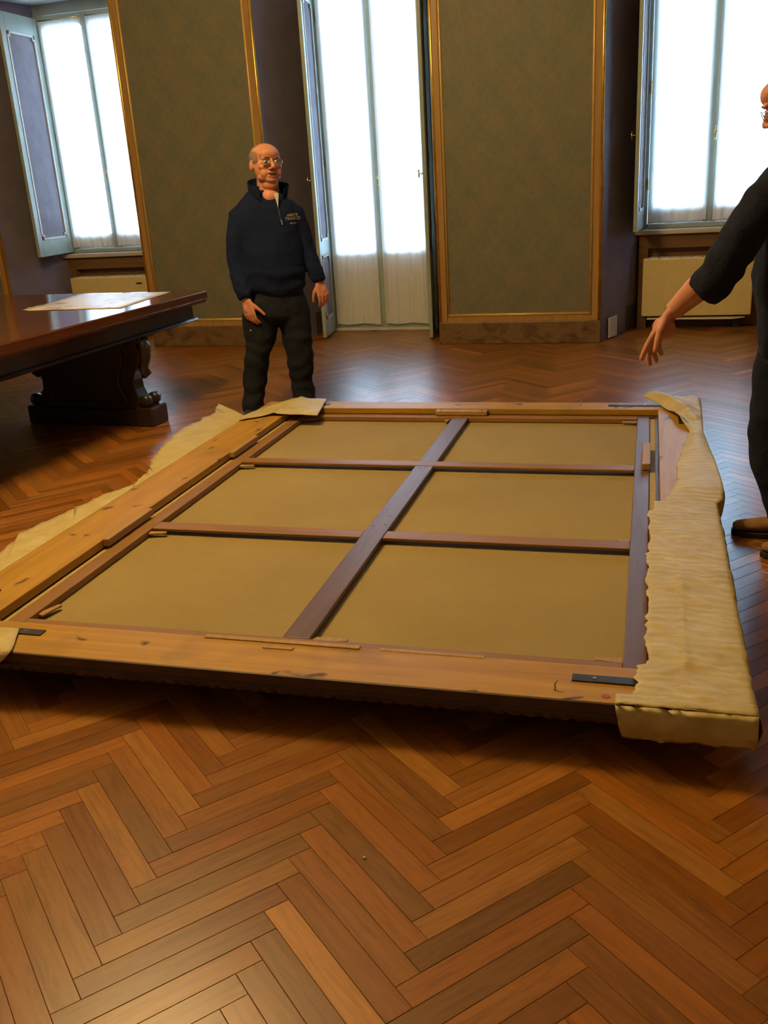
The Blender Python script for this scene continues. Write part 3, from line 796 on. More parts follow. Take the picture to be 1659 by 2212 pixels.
wedge(-0.034, SV1 - SW - 0.022, PI, 0.08); wedge(-0.034, 4.45, PI - 0.3, 0.05); wedge(-0.034, 3.475, PI - 0.3, 0.05); wedge(-0.034, SV0 + SW + 0.03, PI, 0.08)
wedge(-0.985, SV0 + SW + 0.001, 1.4, 0.035); wedge(-1.12, SV1 - SW - 0.002, PI + 1.45, 0.04); wedge(-0.97, SV0 + SW + 0.022, 0.1, 0.09)

# low blocks carrying the frame
for i, (u, v) in enumerate(((-2.10, 2.55), (0.05, 2.55), (-2.10, 5.20), (0.05, 5.20))):
    p = fw(u, v); o = obj('support_block', box(-0.06, 0.06, -0.06, 0.06, 0.0, 0.0715), M['block'], None, bevel=0.004)
    o.location = (p.x, p.y, 0.0); o.rotation_euler = (0, 0, FA)
    tag(o, 'low wooden block underneath the %s corner of the picture frame' % ('near left', 'near right', 'far left', 'far right')[i], 'wood block', 'blocks under the frame corners')

# ------------------------------------------------------------------ packing foam
def W(u, v, z): p = fw(u, v); return Vector((p.x, p.y, z))
def nz(a, b, c=0.0): return noise.noise(Vector((a, b, c)))
def foam_obj(name, rows, label, thick=0.004, extra=None):
    bm = bmesh.new(); sheet(bm, rows, thick)
    if extra:
        for e in extra: sheet(bm, e, thick)
    o = center(obj(name, bm, M['foam'], None, True)); tag(o, label, 'packing foam', 'sheets of packing foam on the frame'); return o
# (1) taped wrap over the right board, near half
rows = []; NV, NS = 120, 34
for i in range(NV + 1):
    t = i / NV; v = V0 - 0.018 + (3.80 - V0 + 0.018) * t; row = []
    ragged = 0.034 + 0.016 * nz(t * 22, 1.3) + 0.010 * nz(t * 60, 5.1)
    if t > 0.93: ragged = 0.055
    if t < 0.14: ragged = 0.005 + 0.02 * nz(t * 60, 2)
    for j in range(NS + 1):
        s = j / NS; top = 0.70
        if s < top:
            q = s / top; u = ragged + (U1 + 0.006 - ragged) * q; z = ZT + 0.010 + 0.004 * math.sin(q * PI)
        else:
            q = (s - top) / (1 - top); u = U1 + 0.007 + 0.010 * math.sin(q * PI); z = ZT + 0.010 - 0.085 * q
        wr = 0.010 * abs(nz(v * 9 + u * 6, u * 3.5, 2)) + 0.006 * abs(nz(v * 24 + u * 14, u * 9, 4)) + 0.003 * nz(v * 55 + u * 20, u * 30)
        z += wr * (0.5 + 0.5 * math.sin(min(1, s / top) * PI)) if s < top else 0
        if s >= top: u += wr
        if abs(u - 0.135 - 0.01 * nz(v * 8, 9)) < 0.008 and s < top: z += 0.007 * max(0, nz(v * 5, 3.3) + 0.3)
        row.append(W(u, v, z))
    rows.append(row)
flap = []
for i in range(25):
    t = i / 24; row = []
    for j in range(9):
        q = j / 8; u = -0.045 + 0.02 * q * 1.0 + (U1 + 0.012 + 0.045 - 0.02 * q) * t
        row.append(W(u, V0 - 0.020 - 0.014 * math.sin(q * PI * 0.9) - 0.014 * abs(nz(t * 9 + q * 3, q * 4)) - 0.006 * nz(t * 30, q * 12), ZT + 0.012 - 0.092 * q + 0.010 * nz(t * 8, 2.0) * q))
    flap.append(row)
lip = []
for i in range(25):
    t = i / 24; row = []
    for j in range(5):
        q = j / 4; row.append(W(-0.045 + (U1 + 0.012 + 0.045) * t, V0 - 0.020 + 0.05 * q + 0.008 * nz(t * 12, 7) * q, ZT + 0.014 + 0.009 * abs(nz(t * 10 + q * 2, q * 3))))
    lip.append(row)
foam_obj('foam_wrap', rows, 'wrinkled pale foam taped over the near half of the right frame board', 0.003, [flap, lip])
# (2) loose torn sheet over the far half of the right board and its far corner
prof = [(3.806, 0.100, 0.300), (3.85, 0.10, 0.325), (3.95, 0.130, 0.338), (4.07, 0.150, 0.338), (4.35, 0.160, 0.328), (4.66, 0.198, 0.310), (4.86, 0.228, 0.300), (4.94, 0.232, 0.299), (5.05, 0.200, 0.302), (5.17, 0.172, 0.306), (5.30, 0.145, 0.310), (5.40, 0.115, 0.312), (5.50, 0.075, 0.314), (5.56, 0.03, 0.316), (5.61, -0.01, 0.316)]
def lerp_prof(v):
    for a, b in zip(prof, prof[1:]):
        if a[0] <= v <= b[0]:
            t = (v - a[0]) / (b[0] - a[0]); return a[1] + (b[1] - a[1]) * t, a[2] + (b[2] - a[2]) * t
    return prof[-1][1:]
rows = []
for i in range(111):
    v = 3.806 + (5.61 - 3.806) * i / 110; ui, uo = lerp_prof(v); ui += 0.008 * nz(v * 14, 3.0) + 0.005 * nz(v * 40, 8.0); row = []
    for j in range(23):
        s = j / 22
        if s < 0.78:
            q = s / 0.78; u = ui + (uo - ui) * q
            z = ZT + 0.008 + 0.010 * q + 0.016 * math.sin(q * PI) * (0.6 + 0.4 * math.sin(v * 7)) + 0.010 * abs(nz(v * 5 + u * 8, u * 6, 5))
            z = ZT + 0.005 + (z - ZT - 0.005) * min(1, 0.15 + (v - 3.806) * 5)
            if v > 4.94: z += (0.020 * math.sin(q * PI * 2.3 + v * 9) * (1 - q) + 0.022 * (1 - q) + 0.012 * abs(nz(v * 14, u * 22))) * min(1, (v - 4.94) * 5)
        else:
            q = (s - 0.78) / 0.22; u = uo + 0.006 * math.sin(q * PI); z = ZT + 0.018 - 0.085 * q
        row.append(W(u, v, z))
    rows.append(row)
foam_obj('foam_sheet', rows, 'loose torn foam sheet curling over the far right frame corner', 0.003)
# (3) ragged sheet sticking out along the left side
out = [(2.36, 2.75, -2.58), (2.55, 3.06, -2.57), (2.85, 3.30, -2.63), (3.0, 3.45, -2.61), (3.25, 3.62, -2.575), (3.5, 3.81, -2.545), (3.75, 3.98, -2.47), (3.95, 4.20, -2.50), (4.15, 4.44, -2.60), (4.42, 4.76, -2.69), (4.62, 4.97, -2.716), (4.80, 5.17, -2.705), (4.98, 5.31, -2.670), (5.12, 5.40, -2.665), (5.26, 5.62, -2.735)]
rows = []
for i in range(241):
    f_ = i / 240 * (len(out) - 1); k = min(int(f_), len(out) - 2); t = f_ - k
    vi, vo, uo = (out[k][q] + (out[k + 1][q] - out[k][q]) * t for q in range(3))
    uo += 0.020 * nz(vo * 16, 4.0) - 0.022 * max(0, nz(vo * 50, 1.0)); row = []
    rise = max(0, vi - 4.3) * 0.03
    for j in range(9):
        q = j / 8
        row.append(W(U0 - 0.006 + (uo - U0) * q, vi + (vo - vi) * q, ZT - 0.028 - 0.025 * q + rise * q + 0.007 * nz(vi * 8, q * 3)))
    rows.append(row)
foam_obj('foam_sheet', rows, 'ragged foam strip sticking out along the left side of the frame', 0.003)
# (4) flat flap over the far left corner
rows = []
for i in range(31):
    t = i / 30; row = []
    for j in range(13):
        q = j / 12
        near = Vector((-2.350 + 0.455 * t, 5.06 + 0.135 * min(1, t * 3))); far = Vector((-2.372 + 0.41 * t, 5.13 + 0.45 * min(1, t * 2.2) ** 0.8))
        p = near.lerp(far, q)
        row.append(W(p.x, p.y, ZT + 0.010 + 0.016 * math.sin(t * PI) * (0.4 + 0.6 * q) + 0.010 * math.exp(-((t - 0.38 - 0.2 * q) / 0.05) ** 2) + 0.012 * max(0, t - 0.7) * 3 * q + 0.003 * nz(t * 7, q * 5)))
    rows.append(row)
foam_obj('foam_flap', rows, 'stiff white foam flap folded over the far left frame corner', 0.004)
# (5) wrap on the near left corner
rows = []
for i in range(21):
    t = i / 20; row = []
    for j in range(15):
        s = j / 14
        if s < 0.55:
            q = s / 0.55; u = -2.40 + (0.525 - 0.075 * (1 - q)) * t; v = 2.335 - 0.145 * q; z = ZT + 0.012 + 0.004 * nz(t * 8, q * 4)
        else:
            q = (s - 0.55) / 0.45; u = -2.40 + (0.525 - 0.10 * q) * t; v = 2.185 - 0.012 * math.sin(q * PI); z = ZT + 0.012 - 0.09 * q
        row.append(W(u, v, z))
    rows.append(row)
foam_obj('foam_wrap', rows, 'pale foam wrapped around the near left frame corner', 0.003)
# (6) scrap on the floor at the right
rows = [[Vector((0.315 + 0.16 * i / 8 + 0.01 * nz(i, j), 2.52 + 0.10 * j / 6 + 0.012 * nz(j, i, 3), 0.010 + 0.018 * abs(nz(i * 0.5, j * 0.6, 1)) )) for j in range(7)] for i in range(9)]
foam_obj('foam_scrap', rows, 'small yellow foam scrap on the parquet at the right edge', 0.003)

# ------------------------------------------------------------------ table and paper
TR = math.radians(-1.8)
table = empty('trestle_table', (-3.30, 6.34, 0), TR)
tag(table, 'large polished mahogany table with dark carved trestle base', 'table')
TW, TL = 3.0, 3.5                                   # runs left and towards the viewer
def slab(bm, x0, x1, y0, y1, prof):
    """moulded slab: prof = [(inset, z)...] from bottom to top"""
    rings = [[bm.verts.new(p) for p in ((x0 + i, y0 + i, z), (x1 - i, y0 + i, z), (x1 - i, y1 - i, z), (x0 + i, y1 - i, z))] for i, z in prof]
    for a, b in zip(rings, rings[1:]):
        for k in range(4): bm.faces.new((a[k], a[(k + 1) % 4], b[(k + 1) % 4], b[k]))
    bm.faces.new(rings[0][::-1]); bm.faces.new(rings[-1])
bm = bmesh.new(); slab(bm, -TW, 0, -TL, 0, [(0.025, 0.715), (0.012, 0.722), (0.006, 0.738), (0.0, 0.748), (0.0, 0.792), (0.006, 0.80)])
obj('table_top', bm, M['mahogany'], table)
bm = bmesh.new(); slab(bm, -TW + 0.085, -0.085, -TL + 0.085, -0.085, [(0.0, 0.615), (0.0, 0.7148)])
obj('apron', bm, M['ebony'], table, bevel=0.004)
bm = bmesh.new(); slab(bm, -TW + 0.055, -0.055, -TL + 0.055, -0.055, [(0.012, 0.594), (0.0, 0.602), (0.012, 0.6148)])
obj('apron_bead', bm, M['ebony'], table)
def pedestal(cx, cy):
    half = [(0.46, 0.594), (0.46, 0.565), (0.42, 0.55), (0.445, 0.50), (0.435, 0.43), (0.395, 0.37), (0.37, 0.31), (0.375, 0.25), (0.40, 0.19), (0.43, 0.14), (0.43, 0.115)]
    bm = bmesh.new(); prism_xz(bm, [(cx + a, z) for a, z in half] + [(cx - a, z) for a, z in half[::-1]], cy - 0.06, cy + 0.06)
    ped = obj('trestle', bm, M['ebony'], table, bevel=0.006)
    bm = bmesh.new(); prism_xz(bm, [(cx + a * 0.72, 0.16 + (z - 0.115) * 0.85) for a, z in half] + [(cx - a * 0.72, 0.16 + (z - 0.115) * 0.85) for a, z in half[::-1]], cy - 0.078, cy - 0.058)
    obj('carved_panel', bm, M['ebony'], ped, bevel=0.008)
    obj('foot_rail', box(cx - 0.40, cx + 0.40, cy - 0.085, cy + 0.085, 0.0, 0.115), M['ebony'], table, bevel=0.01)
    for s in (-1, 1):
        x0, x1 = sorted((cx + s * 0.38, cx + s * 0.51))
        obj('foot_block', box(x0, x1, cy - 0.10, cy + 0.10, 0.0, 0.13), M['ebony'], table, bevel=0.012)
        xx = cx + s * 0.445
        for yy in (cy - 0.055, cy + 0.055):
            bm = bmesh.new(); tube(bm, [(xx, yy - 0.03, 0.172, 0.018), (xx, yy - 0.022, 0.172, 0.042), (xx, yy + 0.022, 0.172, 0.042), (xx, yy + 0.03, 0.172, 0.018)], 16)
            obj('scroll', bm, M['ebony'], table, True)
        bm = bmesh.new()
        tube(bm, [(cx + s * 0.43, cy, 0.585, 0.035, 0.05), (cx + s * 0.462, cy, 0.53, 0.038, 0.055), (cx + s * 0.455, cy, 0.45, 0.030, 0.05), (cx + s * 0.43, cy, 0.385, 0.022, 0.045), (cx + s * 0.445, cy, 0.350, 0.030, 0.05), (cx + s * 0.425, cy, 0.325, 0.014, 0.03)], 12)
        obj('leaf_bracket', bm, M['ebony'], table, True)
pedestal(-0.53, -0.80); pedestal(-2.40, -0.80); pedestal(-0.53, -2.75); pedestal(-2.40, -2.75)

bm = bmesh.new()
C4 = [Vector((-4.20, 5.41)), Vector((-3.47, 5.44)), Vector((-3.57, 6.30)), Vector((-4.36, 6.30))]
rows = [[(lambda p: (p.x - (0.03 if 0.1 < i / 14 < 0.3 and j == 0 else 0), p.y, 0.8025 + 0.003 * abs(nz(i * .3, j * .3)) + (0.006 if j == 0 and i < 3 else 0)))(C4[0].lerp(C4[1], j / 14).lerp(C4[3].lerp(C4[2], j / 14), i / 14)) for j in range(15)] for i in range(15)]
sheet(bm, rows, 0.001)
o = center(obj('map_sheet', bm, M['paper'], None, True)); tag(o, 'large cream printed sheet lying on the polished table', 'paper')

# ------------------------------------------------------------------ chandelier above, out of view
def chandelier(x, y, z, power, label):
    root = empty('chandelier', (x, y, 0)); tag(root, label, 'chandelier')
    bm = bmesh.new(); tube(bm, [(0, 0, z, 0.02), (0, 0, CEIL - 0.05, 0.012)], 8); tube(bm, [(0, 0, CEIL - 0.06, 0.09), (0, 0, CEIL - 0.001, 0.10)], 16); ball(bm, (0, 0, z), (0.09, 0.09, 0.11))
    obj('stem', bm, M['brass'], root, True)
    for k in range(8):
        a = k * PI / 4; cx, cy = math.cos(a), math.sin(a)
        bm = bmesh.new(); tube(bm, [(0.05 * cx, 0.05 * cy, z, 0.010), (0.28 * cx, 0.28 * cy, z - 0.08, 0.010), (0.45 * cx, 0.45 * cy, z - 0.02, 0.010), (0.48 * cx, 0.48 * cy, z + 0.06, 0.014)], 8)
        arm = obj('arm', bm, M['brass'], root, True)
        bm = bmesh.new(); ball(bm, (0.48 * cx, 0.48 * cy, z + 0.10), (0.022, 0.022, 0.045), seg=10, rings=8)
        obj('bulb', bm, BULB, arm, True)
    ld = bpy.data.lights.new('chandelier_light', 'POINT'); ld.energy = power; ld.color = (1.0, 0.70, 0.29); ld.shadow_soft_size = 0.40
    lo_ = bpy.data.objects.new('chandelier_light', ld); COL.objects.link(lo_); lo_.parent = root; lo_.location = (0, 0, z + 0.16)
BULB = emit('warm_bulb', (1.0, 0.62, 0.26), 25.0)
chandelier(-2.7, 3.4, 3.6, LAMP_POWER, 'brass chandelier hanging from the ceiling beside the polished table')

# ------------------------------------------------------------------ people
from mathutils.bvhtree import BVHTree
def head_shapes(bm, Mh):
    B = lambda c, r_: ball(bm, c, r_, Mh, 20, 14)
    B((0, 0.018, 0.042), (0.080, 0.099, 0.086)); B((0, -0.014, -0.028), (0.071, 0.078, 0.088))
    B((0, -0.026, -0.080), (0.064, 0.060, 0.040)); B((0, -0.066, -0.100), (0.032, 0.022, 0.020))
    B((0, -0.050, 0.055), (0.058, 0.048, 0.045))
    for s in (-1, 1):
        B((s * 0.040, -0.058, -0.022), (0.026, 0.026, 0.022)); B((s * 0.013, -0.098, -0.036), (0.010, 0.013, 0.009))
        B((s * 0.079, 0.014, -0.008), (0.010, 0.021, 0.033)); B((s * 0.072, 0.008, -0.012), (0.014, 0.014, 0.018))
        B((s * 0.030, -0.078, 0.026), (0.026, 0.014, 0.009)); B((s * 0.036, -0.062, -0.060), (0.022, 0.022, 0.030))
    T = lambda p: tuple(Mh @ Vector(p))
    capsule(bm, T((0, -0.088, 0.016)), T((0, -0.112, -0.026)), 0.009, 0.013)
    B((0, -0.087, -0.058), (0.026, 0.012, 0.008)); B((0, -0.082, -0.083), (0.022, 0.013, 0.008))
def head_extras(root, Mh, glasses=True, hair=True):
    def add(name, bm, mat, lab=None):
        o = obj(name, bm, mat, root, True)
        if lab: o['label'] = lab
        return o
    for s in (-1, 1):
        bm = bmesh.new(); ball(bm, (s * 0.031, -0.0775, 0.007), (0.0125, 0.0115, 0.0085), Mh); e = add('eye', bm, M['eye'])
        bm = bmesh.new(); ball(bm, (s * 0.031 + 0.002, -0.0875, 0.007), (0.0052, 0.0025, 0.0052), Mh); obj('iris', bm, M['iris'], e, True)
        bm = bmesh.new(); p = [Mh @ Vector(q) for q in ((s * 0.012, -0.0925, 0.026), (s * 0.031, -0.0925, 0.032), (s * 0.050, -0.080, 0.027))]
        tube(bm, [(*p[0], 0.003), (*p[1], 0.0042), (*p[2], 0.0025)], 8); add('eyebrow', bm, M['brow'])
    bm = bmesh.new(); ball(bm, (0.0, -0.0885, -0.0705), (0.019, 0.008, 0.0075), Mh); add('mouth', bm, M['mouth'], 'open mouth')
    bm = bmesh.new(); p = [Mh @ Vector(q) for q in ((-0.022, -0.088, -0.0815), (0, -0.0945, -0.083), (0.022, -0.088, -0.0815))]
    tube(bm, [(*p[0], 0.002), (*p[1], 0.005), (*p[2], 0.002)], 8); add('lip', bm, M['lip'])
    if glasses:
        g = empty('spectacles', (0, 0, 0)); g.parent = root
        for s in (-1, 1):
            bm = bmesh.new(); R = []
            for k in range(17):
                a = 2 * PI * k / 16; ca_, sa_ = math.cos(a), math.sin(a)
                R.append(tuple(Mh @ Vector((s * 0.033 + 0.024 * math.copysign(abs(ca_) ** 0.7, ca_), -0.106 + 0.25 * abs(s * 0.033 + 0.024 * ca_) ** 1.2, 0.002 + 0.016 * math.copysign(abs(sa_) ** 0.7, sa_)))))
            tube(bm, [(*q, 0.0014) for q in R], 6, False); obj('rim', bm, M['steel'], g, True)
            bm = bmesh.new(); vs = [bm.verts.new(q) for q in R[:-1]]; bm.faces.new(vs); obj('lens', bm, M['lens'], g)
            bm = bmesh.new(); tube(bm, [(*(Mh @ Vector(q)), 0.0016) for q in ((s * 0.057, -0.092, 0.008), (s * 0.076, -0.055, 0.010), (s * 0.084, 0.010, 0.012))], 6); obj('temple', bm, M['steel'], g, True)
        bm = bmesh.new(); tube(bm, [(*(Mh @ Vector(q)), 0.0014) for q in ((-0.010, -0.104, 0.006), (0, -0.108, 0.009), (0.010, -0.104, 0.006))], 6); obj('bridge', bm, M['steel'], g, True)
    if hair:
        bm = bmesh.new(); bmesh.ops.create_uvsphere(bm, u_segments=48, v_segments=32, radius=1, matrix=Matrix.Translation((0, 0.018, 0.040)) @ Matrix.Diagonal((0.0805, 0.1015, 0.0885, 1)))
        kill = []
        for v in bm.verts:
            c = v.co; back = c.y; keep = (c.z < 0.085 + 0.03 * nz(c.x * 40, c.y * 40) and c.y > -0.045 and c.z > -0.055 + 0.2 * max(0, 0.02 - c.y)) or (c.y > 0.03 and c.z > -0.06) or (c.z > 0.10 and c.y > -0.012)
            if not keep: kill.append(v)
        bmesh.ops.delete(bm, geom=kill, context='VERTS')
        for v in bm.verts: v.co += v.co.normalized() * 0.0012 * nz(v.co.x * 120, v.co.y * 120, v.co.z * 120)
        bm.transform(Mh)
        add('hair', bm, M['hair'], 'thin cropped grey hair')
def hand_shapes(bm, w, D, N, T, curl, tcurl=0.4, sc=1.0, spread=0.0):
    D = Vector(D).normalized(); N = Vector(N); N = (N - D * N.dot(D)).normalized(); T0 = Vector(T); T = (T0 - D * T0.dot(D) - N * T0.dot(N)).normalized(); w = Vector(w)
    offs = (0.030, 0.010, -0.010, -0.029); lens = (0.072, 0.080, 0.074, 0.058)
    for i in range(4):
        k = w + D * (0.088 - 0.006 * abs(i - 1.2)) * sc + T * offs[i] * sc
        capsule(bm, w + T * offs[i] * 0.62 * sc + D * 0.008, k, 0.0150 * sc, 0.0118 * sc)
        p = k; ang = 0.0; dd = (D + T * spread * (1.2 - i)).normalized()
        c = curl[i] if isinstance(curl, (list, tuple)) else curl
        for ph, (fr, rr) in enumerate(((0.44, 0.0100), (0.31, 0.0090), (0.25, 0.0080))):
            ang += c * (0.8 if ph == 0 else 1.1); q = p + (dd * math.cos(ang) + N * math.sin(ang)) * lens[i] * fr * sc
            capsule(bm, p, q, rr * sc * 1.05, rr * sc * 0.95); p = q
    ball(bm, w + D * 0.05 * sc + N * 0.006, (0.034 * sc, 0.020 * sc, 0.034 * sc))
    p = w + D * 0.022 * sc + T * 0.024 * sc; dr = (D * 0.75 + T * 0.60 + N * 0.35).normalized()
    for ln, rr in ((0.042, 0.0135), (0.032, 0.0108), (0.026, 0.0092)):
        q = p + dr * ln * sc; capsule(bm, p, q, rr * sc, rr * 0.9 * sc); p = q
        dr = (dr * math.cos(tcurl) + (D * 0.8 + N * 0.4 - T * 0.25).normalized() * math.sin(tcurl)).normalized()
def wrinkle(me, amp=0.006, f=9.0, seed=0.0, extra=None):
    nrm = [v.normal.copy() for v in me.vertices]; cos = [v.co.copy() for v in me.vertices]; out_ = []
    for c, n in zip(cos, nrm):
        dsp = amp * nz(c.x * f, c.y * f + seed, c.z * f * 0.9) + amp * 0.6 * abs(nz(c.x * f * 2.2 + seed, c.y * f * 2, c.z * f * 1.4))
        if extra: dsp += extra(c)
        out_ += list(c + n * dsp)
    me.vertices.foreach_set('co', out_)
    me.update()
def collar_band(cx, cy, angs, rb, rt, zb, zt, thick=0.006):
    bm = bmesh.new(); ri = []
    for a in angs:
        k = [Vector((cx + math.sin(a) * rb(a), cy + math.cos(a) * rb(a) * 0.92, zb(a))), Vector((cx + math.sin(a) * rt(a), cy + math.cos(a) * rt(a) * 0.92, zt(a)))]
        o_ = Vector((math.sin(a), math.cos(a), 0)) * thick
        ri.append([bm.verts.new(p) for p in (k[0], k[0].lerp(k[1], .5) - o_ * 0.3, k[1], k[1] + o_, k[0].lerp(k[1], .5) + o_ * 0.9, k[0] + o_)])
    for a, b in zip(ri, ri[1:]):
        for i in range(6): bm.faces.new((a[i], a[(i + 1) % 6], b[(i + 1) % 6], b[i]))
    bm.faces.new(ri[0]); bm.faces.new(ri[-1][::-1]); return bm
def shoe(root, toe, heel, mat, hgt=0.10, w2=0.047):
    t, h = Vector(toe), Vector(heel); dd = (t - h).normalized(); ln = (t - h).length; n = Vector((-dd.y, dd.x))
    P = lambda a, b: h + dd * (a * ln) + n * b
    bm = bmesh.new()
    outline = [(0.0, 0.022), (0.06, 0.034), (0.3, 0.034), (0.55, 0.043), (0.8, 0.046), (0.94, 0.032), (1.0, 0.012)]
    poly = [P(a, b) for a, b in outline] + [P(a, -b) for a, b in outline[::-1]]
    prism(bm, poly, 0.001, 0.024); s = obj('shoe', bm, M['sole'], root, bevel=0.004)
    bm = bmesh.new()
    tube(bm, [(*P(0.03, 0), 0.055, 0.026, 0.030)[:3] + (0.026, 0.030), (*P(0.10, 0), 0.062, 0.034, 0.040), (*P(0.30, 0), 0.064, 0.036, 0.044), (*P(0.50, 0), 0.050, 0.040, 0.034), (*P(0.75, 0), 0.042, 0.045, 0.026), (*P(0.93, 0), 0.038, 0.034, 0.020), (*P(0.985, 0), 0.034, 0.014, 0.012)] if False else
         [(*P(a, 0), z, rx, rz) for a, z, rx, rz in ((0.02, 0.052, 0.020, 0.028), (0.08, 0.060, 0.033, 0.038), (0.28, 0.064, 0.036, 0.042), (0.50, 0.052, 0.040, 0.032), (0.75, 0.044, 0.044, 0.024), (0.92, 0.040, 0.036, 0.019), (0.985, 0.036, 0.016, 0.012))], 16)
    tube(bm, [(*P(0.19, 0), 0.05, 0.036, 0.044), (*P(0.17, 0), hgt + 0.03, 0.040, 0.046)], 16)
    me = remeshed(bm, 0.006, 3); up = new('shoe_upper', me, mat, s)
    return s

def text_on(root, lines, cx, z0, height, bvh, mat, depth_dir=Vector((0, 1, 0)), yoff=-0.6):
    zz = z0
    for (txt, size) in lines:
        cu = bpy.data.curves.new('embroidery', 'FONT'); cu.body = txt; cu.size = size; cu.align_x = 'CENTER'
        to = bpy.data.objects.new('embroidery', cu); COL.objects.link(to)
        dg = bpy.context.evaluated_depsgraph_get(); dg.update(); me = bpy.data.meshes.new_from_object(to.evaluated_get(dg)); bpy.data.objects.remove(to)
        for v in me.vertices:
            x, z = cx + v.co.x, zz + v.co.y
            hit = bvh.ray_cast(Vector((x, yoff, z)), depth_dir)
            y = hit[0].y - 0.003 if hit[0] is not None else -0.15
            v.co = (x, y, z)
        new('embroidery', me, mat, root)
        zz -= size * 1.0

# ---- man standing behind the far corner
def man_one():
    th = 0.4213
    root = empty('person', (-2.62, 5.85, 0), th); tag(root, 'bald man in spectacles and navy quarter-zip sweater standing beyond the frame', 'person')
    Mh = Matrix.Translation((0.090, 0.0, 1.628)) @ Matrix.Rotation(0.36, 4, 'Z') @ Matrix.Rotation(-0.06, 4, 'X') @ Matrix.Rotation(0.03, 4, 'Y') @ Matrix.Diagonal((1.20, 1.08, 0.99, 1))
    bm = bmesh.new(); head_shapes(bm, Mh)
    tube(bm, [(0.085, 0.03, 1.30, 0.085, 0.06), (0.086, 0.028, 1.42, 0.078, 0.070), (0.088, 0.018, 1.50, 0.070, 0.070), (0.090, 0.012, 1.60, 0.064, 0.066)], 18)
    ball(bm, (0.104, -0.040, 1.505), (0.052, 0.040, 0.035)); ball(bm, (0.092, -0.022, 1.43), (0.066, 0.060, 0.05))
    tube(bm, [(0.085, 0.01, 0.80, 0.13, 0.09), (0.08, 0.01, 1.05, 0.13, 0.09), (0.07, 0.01, 1.30, 0.14, 0.08), (0.07, 0.015, 1.38, 0.10, 0.06)], 16)
    for pts in ([(-0.09, 0.01, 1.34, .04), (-0.15, 0.0, 1.07, .034), (-0.125, -0.112, 0.80, .029)], [(0.23, 0.01, 1.36, .04), (0.305, 0.02, 1.10, .034), (0.372, -0.03, 0.875, .027)],
                [(0.02, 0.01, 0.84, .07), (-0.07, 0, 0.47, .05), (-0.15, 0.0, 0.06, .036)], [(0.16, 0.01, 0.84, .07), (0.19, 0, 0.47, .05), (0.20, 0.02, 0.06, .036)]):
        tube(bm, pts, 12)
    hand_shapes(bm, (-0.122, -0.115, 0.800), (0.14, -0.14, -1), (0.60, 0.80, 0.05), (0.85, -0.5, 0), (0.34, 0.42, 0.46, 0.5), 0.12, 1.12)
    hand_shapes(bm, (0.370, -0.035, 0.876), (0.20, -0.1, -1), (-0.35, 0.9, 0), (-0.75, -0.6, 0), (0.34, 0.42, 0.46, 0.5), 0.55, 1.08)
    body = new('body', remeshed(bm, 0.0042, 3, 0.45), M['skin'], root)
    head_extras(root, Mh)
    # sweater
    bm = bmesh.new()
    tube(bm, [(0.088, 0.0, 0.835, 0.172, 0.132), (0.088, -0.005, 0.865, 0.186, 0.148), (0.086, -0.012, 0.95, 0.196, 0.160), (0.082, -0.012, 1.08, 0.196, 0.156), (0.074, -0.004, 1.20, 0.196, 0.142), (0.066, 0.004, 1.30, 0.205, 0.126), (0.066, 0.010, 1.355, 0.200, 0.112), (0.068, 0.016, 1.400, 0.170, 0.098), (0.072, 0.022, 1.435, 0.130, 0.088), (0.078, 0.026, 1.465, 0.098, 0.078)], 36)
    tube(bm, [(-0.060, 0.012, 1.352, 0.066), (-0.108, 0.013, 1.315, 0.076), (-0.136, 0.010, 1.20, 0.074), (-0.152, 0.000, 1.06, 0.071), (-0.150, -0.040, 0.95, 0.064), (-0.138, -0.085, 0.865, 0.056), (-0.131, -0.103, 0.828, 0.051), (-0.128, -0.110, 0.808, 0.044)], 20)
    tube(bm, [(0.190, 0.012, 1.352, 0.066), (0.238, 0.015, 1.315, 0.072), (0.272, 0.022, 1.20, 0.064), (0.302, 0.018, 1.08, 0.060), (0.334, -0.004, 0.98, 0.054), (0.358, -0.022, 0.915, 0.046), (0.368, -0.030, 0.882, 0.040)], 20)
    me = remeshed(bm, 0.008, 5)
    def ex(c):
        arm = 1.0 if abs(c.x - 0.08) > 0.19 else 0.0
        return 0.0035 * math.sin(c.z * 95 + c.x * 30 + 3 * nz(c.x * 8, c.y * 8, c.z * 6)) * arm * (0.8 if c.z < 1.2 else 0.2) * (0.4 + nz(c.z * 4, c.x * 5)) + (0.004 * math.sin(c.z * 60 + 4 * nz(c.x * 5, 1, c.z * 5)) if (arm == 0 and c.z < 1.0) else 0)
    wrinkle(me, 0.008, 7.0, 1.0, ex)
    sw = new('sweater', me, M['navy'], root); sw['label'] = 'navy quarter-zip fleece sweater'
    dg = bpy.context.evaluated_depsgraph_get(); dg.update()
    bvh = BVHTree.FromPolygons([v.co[:] for v in me.vertices], [p.vertices[:] for p in me.polygons])
    angs = [math.radians(a) for a in range(-158, 140, 6)]
    side = lambda a: max(0, math.cos(a))
    bm = collar_band(0.082, 0.022, angs, lambda a: 0.108 + 0.012 * (1 - math.cos(a)) / 2, lambda a: 0.100 + 0.035 * (1 - math.cos(a)) / 2 + (0.02 if a > 0.6 else 0), lambda a: 1.435 - 0.050 * (1 - math.cos(a)) / 2, lambda a: 1.550 - 0.055 * ((1 - math.cos(a)) / 2) ** 1.5 - (0.03 if a > 0.6 else 0))
    obj('collar', bm, M['navy'], sw, True, 0.002)
    def on(x, z, lift=0.003):
        h = bvh.ray_cast(Vector((x, -0.6, z)), Vector((0, 1, 0))); return Vector((x, (h[0].y if h[0] is not None else -0.1) - lift, z))
    bm = bmesh.new()
